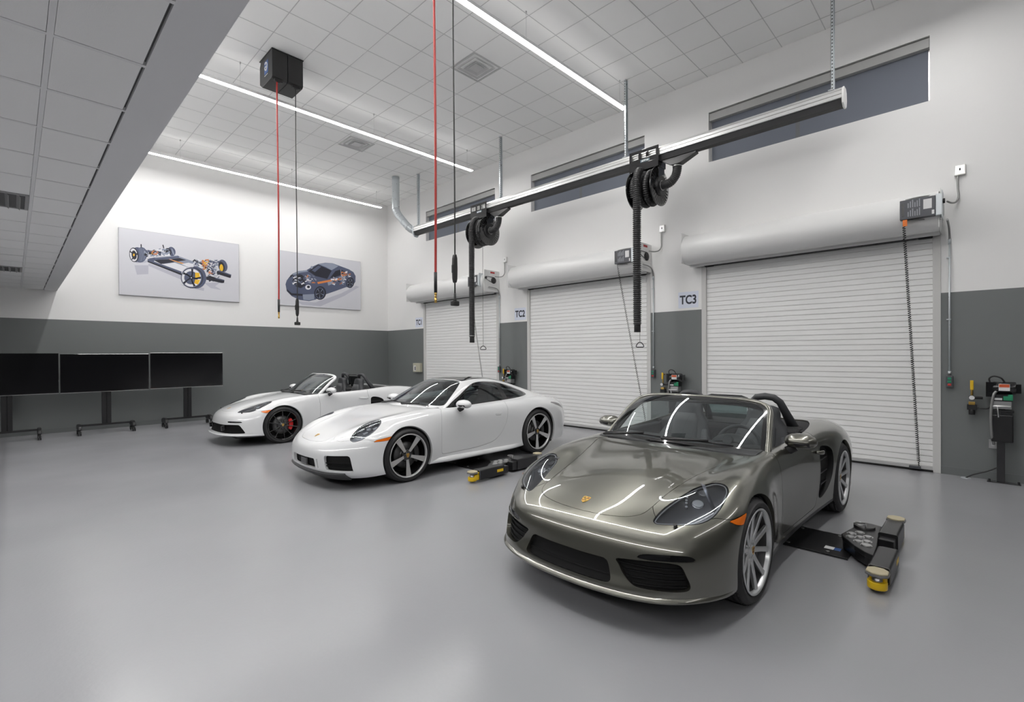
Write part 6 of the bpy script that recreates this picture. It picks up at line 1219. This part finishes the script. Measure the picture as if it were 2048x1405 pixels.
M['hose'] = mat('black_ribbed_hose', (.022, .022, .023), .42)
M['hose2'] = mat('hose_rib_grey', (.05, .05, .05), .4)
def exhaust_reel(label, yc, zdrop, cord):
    """carriage, two drum flanges, wound hose, elbow with funnel, hanging hose with nozzle"""
    t = thing('exhaust_hose_reel', label, 'hose reel', (RX, yc, RZ), 0, 'exhaust hose reels under the rail')
    b = MB()
    for x in (-.125, .119):
        b.box(x, x+.006, -.27, .27, .02, .10).box(x, x+.006, -.27, .27, .19, .245)
        for y in (-.27, -.09, .05, .22): b.box(x, x+.006, y, y+.05, .10, .19)
        b.box(x, x+.006, -.27, .27, -.10, .022)
    b.box(-.125, .125, -.27, -.262, -.10, -.008).box(-.125, .125, .262, .27, -.10, -.008)
    car = b.done('carriage', M['gloss'], t, bevel=.002)
    MB().box(-.128, -.1255, -.11, .06, .03, .075).done('maker_label', M['label_grey'], car)
    text_mesh('airVent', .042, 'label_text', M['white_plastic'], car, Matrix(((0, 0, -1, -.1290), (-1, 0, 0, -.025), (0, 1, 0, .052), (0, 0, 0, 1))), .001, .0012)
    b = MB(); b.box(-.10, .10, -.26, -.24, -.42, -.10).box(-.10, .10, .24, .26, -.42, -.10); b.done('drum_bracket', M['gloss'], t, bevel=.004)
    zc = -.40; R_ = .325
    for s in (-1, 1):
        b = MB(); b.lathe([(.02, .0), (R_-.01, .0), (R_, .006), (R_, .014), (R_-.012, .018), (R_-.02, .010), (.02, .010)], (0, s*.22-.007, zc), 'y', 48)
        fl = b.done('drum_flange', M['gloss'], t)
        rb = MB()
        for k in range(30):
            a = 2*PI*k/30; rb.box(-.0018, .0018, s*.22+(-.012 if s < 0 else .006), s*.22+(-.004 if s < 0 else .014), .10, R_-.03, Matrix.Translation((0, 0, zc)) @ Matrix.Rotation(a, 4, 'Y'))
        rb.done('flange_rib', M['black'], fl)
    MB().cyl((0, -.27, zc), (0, .27, zc), .16, 24).done('drum_core', M['black'], t)
    # wound turns
    turns = [(.245*math.cos(a), -.16+.31*a/(2*PI*2.6), zc+.245*math.sin(a)) for a in np.linspace(0, 2*PI*2.6, 120)]
    corrugated(turns, .058, .030, 'wound_hose', M['hose'], t, 14)
    hy = .02
    down = [(-.05, hy+.06, zc+.29), (-.12, hy+.05, zc+.29), (-.20, hy+.03, zc+.26), (-.265, hy+.02, zc+.17), (-.30, hy+.01, zc+.02), (-.315, hy, zc-.2), (-.32, hy, -1.4), (-.325, hy-.005, zdrop-RZ+.12)]
    hs = corrugated(spline_open(down, 12), .068, .034, 'hanging_hose', M['hose'], t, 20)
    zb = zdrop-RZ
    b = MB(); b.tube([(-.325, hy-.005, zb+.16), (-.325, hy-.005, zb+.14)], .062, 20); b.done('hose_clamp', M['steel'], hs)
    b = MB(); b.tube([(-.325, hy-.005, zb+.145), (-.325, hy-.005, zb+.10), (-.327, hy-.006, zb)], [.052, .056, .058], 20, sy=.9); b.done('nozzle', M['rubber'], hs)
    # pull cord
    cx_, cy__, ct, cb = cord
    b = MB(); b.cyl((cx_, cy__, ct), (cx_, cy__, cb+.05), .0035, 8); c = b.done('pull_cord', M['rubber'], t)
    b = MB(); b.tube([(cx_+u_*.7, cy__-u_*.7, cb+w_) for u_, w_ in ((0, .05), (.025, .045), (.055, .01), (.065, -.02), (.05, -.03), (-.05, -.03), (-.065, -.02), (-.055, .01), (-.025, .045), (0, .05))], .0075, 8); b.done('pull_handle', M['rubber'], c)
    # elbow and funnel on the near side
    el = [(0, -.25, zc), (0, -.32, zc), (0, -.42, zc+.02), (0, -.50, zc+.10), (0, -.53, zc+.20), (0, -.53, zc+.27)]
    corrugated(spline_open(el, 8), .072, .022, 'elbow_hose', M['hose'], t, 20, .05)
    MB().cyl((0, -.53, zc+.24), (0, -.53, zc+.255), .074, 24).cyl((0, -.275, zc), (0, -.262, zc), .080, 24).done('hose_clamp', M['steel'], t)
    b = MB(); lo = [(-.07, -.60), (.07, -.60), (.07, -.46), (-.07, -.46)]; hi = [(-.05, -.86), (.05, -.86), (.05, -.30), (-.05, -.30)]
    b.ring([[(x, y, zc+.27) for x, y in lo], [(x, y, -.03) for x, y in hi], [(x, y, -.01) for x, y in hi]], smooth=False); b.done('suction_funnel', M['black'], t, bevel=.003)
    return t
M['label_grey'] = mat('label_grey_blue', (.12, .17, .20), .4)
M['dark_print'] = mat('dark_print', (.012, .015, .03), .5)
exhaust_reel('black exhaust hose reel nearest the camera, left of the sign TC3', 4.12, 1.94, (-.33, -.035, -2.7, 1.72-RZ))
exhaust_reel('black exhaust hose reel farther along the rail, before door one', 8.27, 1.85, (-.33, -.36, -.42, 1.72-RZ))
# ------------------------------------------------------------------ ceiling hose boxes with drops
M['box_black'] = mat('reel_box_black', (.018, .018, .018), .45)
M['blue'] = mat('label_blue', (.03, .10, .32), .4)
M['red_hose'] = mat('red_air_hose', (.42, .035, .03), .4)
M['brass'] = mat('brass', (.65, .42, .12), .3, 1.)
M['cord'] = mat('black_cord', (.02, .02, .02), .5)
def reel_box(label, x0, y0):
    t = thing('hose_reel_box', label, 'hose reel', (x0, y0, HC), 0, 'black hose reel boxes on the high ceiling')
    # two cabinets side by side along x, seen from the side facing -y
    P = [(0, 0), (0, -.43), (.03, -.455), (.44, -.455), (.54, -.38), (.54, -.10), (.47, 0)]     # (y, z)
    b = MB(); b.prism(P, 0, 0, .235); b.prism(P, 0, .243, .48)
    b.box(-.01, .49, -.015, .54, -.012, 0)
    c = b.done('reel_cabinet', M['box_black'], t, bevel=.006)
    MB().box(-.002, .0, .17, .33, -.30, -.10).done('maker_badge', M['blue'], c)
    b = MB(); y, z = .25, -.19
    pts = [(-.0035, y+.05*math.cos(a), z+.06*math.sin(a)) for a in np.linspace(.7, 2*PI-.1, 22)]
    b.tube(pts, .010, 6).box(-.006, -.001, y-.005, y+.05, z-.012, z+.008); b.box(-.0035, -.002, .18, .32, -.33, -.32); b.done('badge_emblem', M['white_plastic'], c)
    for x in (.10, .37):
        MB().box(x-.06, x+.06, .0, .05, -.49, -.45).cyl((x-.03, .03, -.475), (x+.03, .03, -.475), .022, 14).done('hose_guide', M['black'], c, bevel=.004)
    return t
reel_box('black double hose reel box under the high ceiling', 2.845, 7.96)
reel_box('black double hose reel box above the upper picture edge', 2.845, 3.86)
def air_hose(label, x, y, zt, zb, group):
    t = thing('air_hose', label, 'hose', (x, y, zb), 0, group)
    b = MB(); n = 30; pts = [(.006*math.sin(q*5), .004*math.cos(q*4), .16+(zt-zb-.16)*q) for q in np.linspace(0, 1, n)]
    b.tube(pts, .0125, 12); b.done('hose_line', M['red_hose'], t)
    MB().cyl((0, .004, .30), (0, .004, .10), .016, 14).done('strain_relief', M['rubber'], t)
    MB().cyl((0, .004, .10), (0, .004, .075), .014, 6).cyl((0, .004, .075), (0, .004, .045), .011, 12).cyl((0, .004, .045), (0, .004, .0), .013, 12).done('brass_coupling', M['brass'], t)
def drop_cord(label, x, y, zt, zb, zbox, group):
    t = thing('drop_cord', label, 'power cord', (x, y, zb), 0, group)
    b = MB(); b.tube([(.004*math.sin(q*6), 0, .1+(zt-zb-.1)*q) for q in np.linspace(0, 1, 24)], .0075, 10); b.done('cable', M['cord'], t)
    z = zbox-zb
    b = MB(); b.prism([(-.022, .11), (-.012, .15), (.012, .15), (.022, .11), (.025, .0), (.022, -.10), (.012, -.14), (-.012, -.14), (-.022, -.10), (-.026, .03)], 1, -.02, .02, Matrix.Translation((0, 0, z))); o = b.done('inline_breaker', M['cord'], t, bevel=.008)
    MB().box(-.034, -.02, -.012, .012, z-.04, z+.04).done('breaker_button', M['rubber'], o, bevel=.004)
    b = MB(); b.tube([(0, 0, .13), (0, 0, .07), (0, 0, .05)], [.010, .014, .022], 14).box(-.042, .042, -.024, .024, 0, .05); b.done('triple_socket', M['cord'], t, bevel=.008)
air_hose('red air hose hanging in front of the two wall prints', 2.93, 7.99, HC-.497, 2.17, 'red air hoses hung from the ceiling')
drop_cord('black power cord hanging in front of the coupe print', 3.215, 7.99, HC-.497, 2.075, 2.36, 'black power cords hung from the ceiling')
air_hose('red air hose hanging in front of door one, passing the picture top', 2.915, 3.89, HC-.497, 2.10, 'red air hoses hung from the ceiling')
drop_cord('black power cord hanging in front of door one, passing the picture top', 3.155, 3.89, HC-.497, 2.085, 2.46, 'black power cords hung from the ceiling')
# ------------------------------------------------------------------ signs TC1 to TC3
M['paper'] = mat('sign_paper', (.74, .78, .88), .5)
for k, (y0, y1) in enumerate(((11.95, 12.27), (7.79, 8.15), (3.655, 4.005))):
    zc = 2.545; yc = (y0+y1)/2
    s = MB(); s.box(-.003, 0, -.185, .185, -.145, .145); o = s.done('door_sign', M['paper'], loc=(XW, yc, zc))
    tag(o, 'white paper sign lettered TC%d on the wall beside door %s' % (k+1, ('one', 'two', 'three')[k]), 'sign', 'paper signs beside the doors')
    text_mesh('TC%d' % (k+1), .215, 'sign_lettering', M['dark_print'], o, Matrix(((0, 0, -1, -.0036), (-1, 0, 0, 0), (0, 1, 0, -.005), (0, 0, 0, 1))) @ Matrix.Diagonal((.80, 1, 1, 1)), .0006, .0065)
# ------------------------------------------------------------------ door operators, chains, conduits and buttons
M['op_grey'] = mat('operator_cover_grey', (.075, .078, .088), .4)
M['label_white'] = mat('label_white', (.72, .72, .72), .5)
M['label_text'] = mat('label_lettering_grey', (.30, .31, .34), .5)
M['orange'] = mat('orange_tag', (.75, .18, .02), .5)
M['conduit'] = mat('flex_conduit_grey', (.30, .30, .295), .4, .6)
M['red_label'] = mat('red_label', (.45, .03, .03), .5)
M['green'] = mat('green_button', (.02, .25, .14), .4); M['red'] = mat('red_button', (.50, .04, .03), .4)
names = ('one', 'two', 'three')
for k, (yd0, yd1) in enumerate(DOORS):
    y0 = (8.88, 4.66, .45)[k]; dy = yd0-.020-y0; nm = names[k]
    t = thing('door_operator', 'grey electric door operator on the hood of door %s' % nm, 'door motor', (XW-.56, y0, 3.265), 0, 'door operators')
    b = MB(); b.box(0, .20, 0, .345, 0, .245); c = b.done('motor_cover', M['op_grey'], t, bevel=.006)
    b = MB()
    b.box(-.0015, 0, .30, .325, .04, .20); c2 = b.done('warning_plate', M['gloss'], c)
    b = MB()
    for j, yy in enumerate((.262, .24, .218, .196, .174, .152)):
        for q in range(2): b.box(-.0012, 0, yy-.006, yy+.004, .03+.11*q, .03+.11*q+(.06+.035*((j*7+q*3) % 3)/2))
    b.done('label_lettering', M['label_text'], c)
    MB().box(-.0016, 0, .035, .115, .095, .215).box(-.0016, 0, .012, .035, .02, .07).done('paper_label', M['label_white'], c)
    b = MB(); b.box(.01, .22, -.055, .0, .0, .26).box(.0, .25, -.062, -.055, -.03, .30); fr = b.done('motor_bracket', M['galv'], t, bevel=.003)
    b = MB(); b.lathe([(0, 0), (.03, 0), (.03, -.02), (0, -.02)], (.10, -.062, .18), 'y', 16); b.lathe([(0, 0), (.075, 0), (.075, -.018), (0, -.018)], (.36, dy, .13), 'y', 28); b.lathe([(0, 0), (.03, 0), (.03, -.02), (0, -.02)], (.10, dy, .18), 'y', 16); b.cyl((.10, -.06, .18), (.10, dy, .18), .012, 10)
    b.tube([(.10, dy-.012, .21), (.36, dy-.012, .205)], .006, 6).tube([(.10, dy-.012, .15), (.36, dy-.012, .055)], .006, 6)
    b.done('chain_drive', M['rubber'], t)
    MB().box(.17, .555, dy+.001, dy+.006, .02, .37).done('end_plate', M['hood'], t)
    if k < 2: MB().box(.26, .40, dy-.002, dy+.001, .30, .34).done('danger_label', M['red_label'], t)
    if k == 2: MB().box(-.004, -.002, .27, .315, -.085, -.005).done('inspection_tag', M['orange'], t)
    # coiled cord from operator to bottom bar
    top = Vector(((7.93, 9.19, 3.252), (7.885, 4.94, 3.252), (7.93, .76, 3.252))[k]); bot = Vector((XW-.035, (9.10, 4.62, .65)[k], .06))
    ch = thing('coiled_cord', 'black coiled cord slanting down in front of door %s' % nm, 'cord', tuple(bot), 0, 'coiled cords of the doors')
    d = top-bot; n_ = 115 if k == 2 else 90; u_ = d.normalized(); e1 = u_.orthogonal().normalized(); e2 = u_.cross(e1)
    rad = .014 if k == 2 else .012
    pts = [u_*(d.length*q) + (e1*math.cos(2*PI*n_*q)+e2*math.sin(2*PI*n_*q))*rad*(1 if .02 < q < .98 else .3) for q in np.linspace(0, 1, n_*7)]
    MB().tube(pts, (.0052 if k == 2 else .0046), 4).done('cord_coil', M['cord'], ch)
    MB().box(-.03, .02, -.02, .10, -.03, .005).done('cord_clip', M['op_grey'], ch, bevel=.003)
    if k == 0:
        pc = thing('pull_chain', 'looped grey pull chain hanging from the operator of door one', 'chain', (7.93, 9.08, 3.25))
        b = MB(); b.tube([(0, 0, 0), (0, -.01, -.55), (0, -.02, -.62), (0, -.035, -.55), (0, -.03, 0)], .008, 6); b.done('chain_loop', M['galv'], pc)
    # junction box and conduits
    ys = (8.44, 4.31, .246)[k]
    j = thing('isolator_switch', 'white switch box with conduit on the wall above right of door %s' % nm, 'switch', (XW, ys, 3.90), 0, 'switch boxes beside the operators')
    MB().box(-.045, 0, -.055, .055, -.065, .065).done('switch_housing', M['white_plastic'], j, bevel=.006)
    MB().box(-.05, -.045, -.008, .008, -.01, .022).box(-.0475, -.045, -.045, .045, -.055, .055).done('switch_lever', M['steel'], j)
    MB().box(-.055, -.05, -.007, .007, -.008, .02).done('toggle', M['void'], j)
    qy = (min(y0+dy, y0)-ys-.05)/.34
    b = MB(); b.tube(spline_open([(.30, -.045, .27), (.20, .0, .285), (.10, .12, .275), (.05, .22, .262), (.03, .29, .25)], 6), .011, 10); b.done('cover_conduit', M['conduit'], t); b = MB(); b.tube(spline_open([(.04, .30, -.006), (.05, .2, -.016), (.10, .08, -.016), (.20, -.03, -.02)], 5), .009, 8); b.done('cover_conduit', M['conduit'], t)
    b = MB(); b.tube(spline_open([(-.03, .02, -.06), (-.03, .02, -.22), (-.035, .035*qy, -.33), (-.06, .10*qy, -.40), (-.12, .22*qy, -.42), (-.20, .34*qy, -.41)], 6), .011, 10); b.done('flexible_conduit', M['conduit'], j)
    cd = thing('conduit_run', 'thin metal conduit down the wall to the buttons of door %s' % nm, 'conduit', (XW, (8.66, 4.50, .345)[k], 1.25), 0, 'conduits beside the doors')
    qc = min(y0+dy, y0-.06)-(8.66, 4.50, .345)[k]-.04
    b = MB(); b.tube(spline_open([(-.40, qc, 1.97), (-.22, qc*.95, 1.965), (-.10, qc*.6, 1.94), (-.05, qc*.25, 1.89), (-.028, .0, 1.82), (-.025, 0, 1.74)], 6), .012, 10); b.done('flexible_conduit', M['conduit'], cd)
    b = MB(); b.cyl((-.022, 0, 1.78), (-.022, 0, .06), .0105, 10); b.cyl((-.022, 0, 1.79), (-.022, 0, 1.73), .017, 12).cyl((-.022, 0, .09), (-.022, 0, .05), .016, 12)
    for z in (1.55, .75): b.box(-.034, -.001, -.014, .03, z, z+.012)
    b.done('rigid_conduit', M['galv'], cd)
    bz = (.82, 1.20, 1.17)[k]
    bs = thing('push_button_station', 'small black button box with green and red buttons beside door %s' % nm, 'switch', (XW, (8.66, 4.50, .345)[k], 1.13), 0, 'button boxes beside the doors')
    MB().box(-.06, 0, -.035, .035, 0, .15).done('button_housing', M['op_grey'], bs, bevel=.006)
    for z, m in ((.115, 'green'), (.075, 'green'), (.035, 'red')): MB().box(-.066, -.06, -.018, .018, z-.014, z+.014).done('push_button', M[m], bs, bevel=.003)
# beige box near door one
e = thing('alarm_box', 'small beige wall box between the poster wall and door one', 'control box', (XW, 12.13, 1.07))
MB().box(-.10, 0, -.17, .17, 0, .26).done('box_body', mat('beige_enamel', (.50, .48, .38), .45), e, bevel=.006)
MB().box(-.106, -.10, .02, .13, .03, .19).done('box_hatch', M['white_plastic'], e); MB().box(-.109, -.106, .03, .07, .05, .16).done('box_handle', M['dark_print'], e)
# ------------------------------------------------------------------ lift control pedestals
M['warn'] = mat('warning_orange', (.60, .10, .03), .5)
M['green_decal'] = mat('green_decal', (.02, .25, .12), .45)
def pedestal(label, y, s=1):
    t = thing('lift_pedestal', label, 'lift control', (8.33, y, 0), 0, 'lift control pedestals at the door wall')
    b = MB(); b.box(-.05, .05, -.17, .12, 0, .012).box(-.035, .035, -.035, .035, .012, 1.05); b.cyl((-.03, .10, .01), (-.03, .10, .04), .012, 8).cyl((-.03, -.15, .01), (-.03, -.15, .04), .012, 8); b.done('post', M['gloss'], t, bevel=.003)
    b = MB(); b.box(-.075, .06, -.105, .085, .50, .83); b.done('oil_tank', M['black'], t, bevel=.012)
    b = MB(); b.box(-.08, .07, -.11, .09, .86, .885).box(-.06, .05, -.09, .075, .83, .86); b.done('tank_lid', M['gloss'], t, bevel=.004)
    b = MB(); b.box(-.065, .06, -.09, .07, .90, 1.00).cyl((-.085, -.085, .93), (-.085, .075, .93), .012, 10).tube([(-.088, .03, .93), (-.095, .025, .86), (-.097, .02, .80)], .008, 8); b.done('valve_block', M['steel'], t, bevel=.004)
    b = MB(); b.box(-.07, .06, -.10, .08, .99, 1.07); v = b.done('decal_plate', M['black'], t)
    MB().box(-.0715, -.07, -.10, -.02, 1.005, 1.055).box(-.0715, -.07, -.10, -.06, 1.055, 1.075).done('green_label', M['green_decal'], v); MB().box(-.0715, -.07, -.01, .075, 1.005, 1.03).done('white_label', M['label_white'], v)
    b = MB(); b.lathe([(0, -.10), (.07, -.10), (.075, -.09), (.075, .09), (.07, .10), (0, .10)], (-.0, -.03, 1.15), 'y', 28); b.box(-.07, .05, .04, .13, 1.04, 1.22).box(-.06, .06, -.17, -.10, 1.09, 1.20); m_ = b.done('motor', M['gloss'], t, bevel=.004)
    MB().box(-.088, -.086, -.075, .02, 1.12, 1.20).box(-.087, -.075, -.075, .02, 1.12, 1.20).done('label_plate', M['label_white'], m_); MB().box(-.0885, -.0882, -.072, .017, 1.16, 1.197).done('warning_label', M['warn'], m_)
    b = MB(); b.tube(spline_open([(-.02, .09, 1.20), (-.03, .10, 1.26), (-.03, .06, 1.29), (-.03, 0, 1.27), (-.02, -.03, 1.22)], 6), .009, 8); b.done('motor_cable', M['cord'], t)
    b = MB(); b.tube(spline_open([(-.07, .04, 1.11), (-.085, .065, 1.05), (-.085, .085, .85), (-.075, .08, .60), (-.03, .06, .46)], 6), .014, 10); b.done('grey_conduit', M['conduit'], t)
    b = MB(); b.tube(spline_open([(-.05, .06, 1.02), (.02, .10, .90), (.04, .17, .885), (.05, .203, .89)], 6), .009, 8); b.done('air_line', M['cord'], t)
    b = MB(); b.tube(spline_open([(0, .03, .18), (.0, .12, .12), (0, .24, .06), (.02, .31, .004)], 6), .008, 8); b.done('floor_line', M['cord'], t)
    MB().cyl((.02, .31, 0), (.02, .31, .006), .05, 16).done('floor_flange', M['galv'], t)
    a = thing('air_regulator', label.replace('lift control pedestal', 'air regulator with yellow handle and gauge'), 'regulator', (XW, y+.255, .90), 0, 'air regulators at the door wall')
    b = MB(); b.tube([(0, 0, .30), (-.06, 0, .30), (-.07, 0, .27), (-.07, 0, .10)], .012, 10).box(-.10, -.04, -.03, .03, .02, .06); b.done('brass_fitting', M['brass'], a, bevel=.002)
    MB().box(-.10, -.08, -.016, .016, .21, .33).done('yellow_handle', mat('yellow_handle', (.75, .48, .02), .4), a, bevel=.004)
    b = MB(); b.box(-.10, -.04, -.045, .045, -.04, .03).cyl((-.07, 0, -.03), (-.07, 0, -.10), .03, 16).cyl((-.07, -.10, .115), (-.07, .03, .115), .018, 12); b.done('filter_body', M['black'], a, bevel=.004)
    MB().cyl((-.095, .0, .115), (-.125, .0, .115), .030, 20).done('gauge_case', M['black'], a); MB().cyl((-.1251, 0, .115), (-.127, 0, .115), .026, 20).done('gauge_face', M['label_white'], a)
pedestal('black lift control pedestal right of door three', -.12)
pedestal('black lift control pedestal between doors two and three', 4.03)
pedestal('black lift control pedestal between doors one and two', 8.20)
o = thing('wall_outlet', 'steel outlet plate on the dado behind the near pedestal', 'outlet', (XW, -.075, .39))
MB().box(-.012, 0, -.06, .06, 0, .11).done('outlet_plate', M['steel'], o, bevel=.004); MB().box(-.015, -.012, .012, .035, .03, .085).box(-.015, -.012, -.035, -.012, .03, .085).done('socket', M['label_white'], o)
# ------------------------------------------------------------------ in-ground lift superstructures
M['lift_black'] = mat('lift_black_paint', (.013, .013, .014), .3)
M['lift_yellow'] = mat('lift_yellow_paint', (.80, .52, .01), .35)
M['pad'] = mat('beige_rubber_pad', (.45, .40, .27), .6)
M['pad_edge'] = mat('grey_pad_edge', (.16, .16, .16), .5)
def lift(label, ox, oy, group='vehicle lifts in the floor'):
    """floor plate under the car, angular hub with bolts, two box arms along x with round pads"""
    t = thing('vehicle_lift', label, 'car lift', (ox, oy, 0), 0, group)
    b = MB(); b.box(-.27, .27, .06, 1.75, .002, .016); pl = b.done('floor_plate', M['lift_black'], t, bevel=.002)
    b = MB()
    for x in (-.22, .22):
        for k in range(5): b.cyl((x, .20+.28*k, .016), (x, .20+.28*k, .021), .014, 10)
    b.done('plate_bolt', M['steel'], pl)
    MB().box(-.155, -.09, .13, .24, .0165, .017).done('plate_label', M['label_white'], pl); MB().box(-.155, -.09, .13, .175, .0168, .0175).done('plate_label_blue', M['blue'], pl)
    P = [(-.03, .143), (.224, .10), (.318, .085), (.414, .01), (.392, -.067), (.2, -.075), (-.157, -.106), (-.385, -.116), (-.345, -.057), (-.256, .02), (-.09, .124)]
    b = MB(); b.prism([(x*.94, y*.94) for x, y in P], 2, .02, .085); b.prism(P, 2, .085, .122)
    h = b.done('lift_hub', M['lift_black'], t, bevel=.006)
    b = MB()
    for x, y, r in ((-.06, .075, .024), (.03, .085, .024), (-.13, .015, .024), (-.02, .02, .022), (.10, .04, .024), (-.09, -.035, .024), (.03, -.025, .024)): b.cyl((x, y, .122), (x, y, .1225), r+.010, 18).cyl((x, y, .122), (x, y, .128), r, 18)
    b.done('hub_bolt', M['steel'], h)
    for x, y in ((-.19, -.045), (.27, .035)):
        MB().cyl((x, y, .122), (x, y, .124), .038, 24).cyl((x, y, .124), (x, y, .130), .032, 24).done('pivot_pin', M['steel'], h)
    MB().cyl((.27, .035, .085), (.27, .035, .14), .075, 28).done('pivot_boss', M['lift_black'], h)
    b = MB(); b.tube([(.20+.040*math.cos(a), .055+.040*math.sin(a), .165) for a in np.linspace(0, 2*PI, 20)], .0035, 6, caps=(False, False)).cyl((.20, .015, .12), (.20, .015, .165), .005, 8); b.done('locking_ring', M['steel'], h)
    for x0, x1, yc, z1, far in ((-.215, -.635, -.180, .148, 0), (.075, .47, -.145, .165, 1)):
        s = 1 if x1 > x0 else -1
        b = MB(); b.prism(rrect(yc, z1/2+.012, .125, z1-.024, .016), 0, min(x0, x1), max(x0, x1)); a_ = b.done('swing_arm', M['lift_black'], t)
        b = MB(); b.box(min(x0-s*.09, x0+s*.02), max(x0-s*.09, x0+s*.02), yc-.05, yc+.05, .03, z1-.025); b.done('arm_clevis', M['lift_black'], a_, bevel=.006)
        b = MB(); b.prism(rrect(yc, z1/2+.012, .105, z1-.044, .012), 0, min(x1, x1+s*.002), max(x1, x1+s*.002)); b.done('arm_mouth', M['void'], a_)
        R0 = [(x1+s*.0015, yc+p, z1/2+.012+q) for p, q in rrect(0, 0, .118, z1-.031, .014, 3)]; b = MB(); b.tube(R0+[R0[0]], .003, 6, caps=(False, False)); b.done('mouth_edge', M['pad_edge'], a_)
        xp = x1+s*.075
        b = MB(); b.box(min(x1-s*.02, xp), max(x1-s*.02, xp), yc-.045, yc+.045, .03, .10).cyl((xp, yc, .025), (xp, yc, .075), .056, 28).box(min(x1, x1+s*.03), max(x1, x1+s*.03), yc-.045, yc+.045, .10, .125); b.done('arm_extension', M['lift_yellow'], a_, bevel=.006)
        MB().cyl((xp, yc, .012), (xp, yc, .115 if not far else .15), .030, 20).done('pad_screw', M['steel'], a_)
        z2 = .115 if not far else .15
        R_ = [(xp+.072*math.cos(q), yc+.072*math.sin(q)) for q in (.4, 1.1, 2.04, 2.74, 3.54, 4.24, 5.18, 5.88)]
        MB().prism(R_, 2, z2, z2+.014).done('pad_carrier', M['pad_edge'], a_, bevel=.003)
        MB().prism([((x-xp)*.93+xp, (y-yc)*.93+yc) for x, y in R_], 2, z2+.014, z2+.028).done('rubber_pad', M['pad'], a_, bevel=.005)
        for y in (-.0635, .0625): MB().box(min(x0+s*.02, x0+s*.13), max(x0+s*.02, x0+s*.13), yc+y, yc+y+.001, z1/2, z1/2+.035).done('yellow_marker', M['lift_yellow'], a_) if not far else None
    return t
lift('black two-arm lift with yellow arm tips on the floor beside the olive open car', 4.70, .70)
lift('black two-arm lift with yellow arm tips on the floor beside the white coupe', 4.66, 4.73)
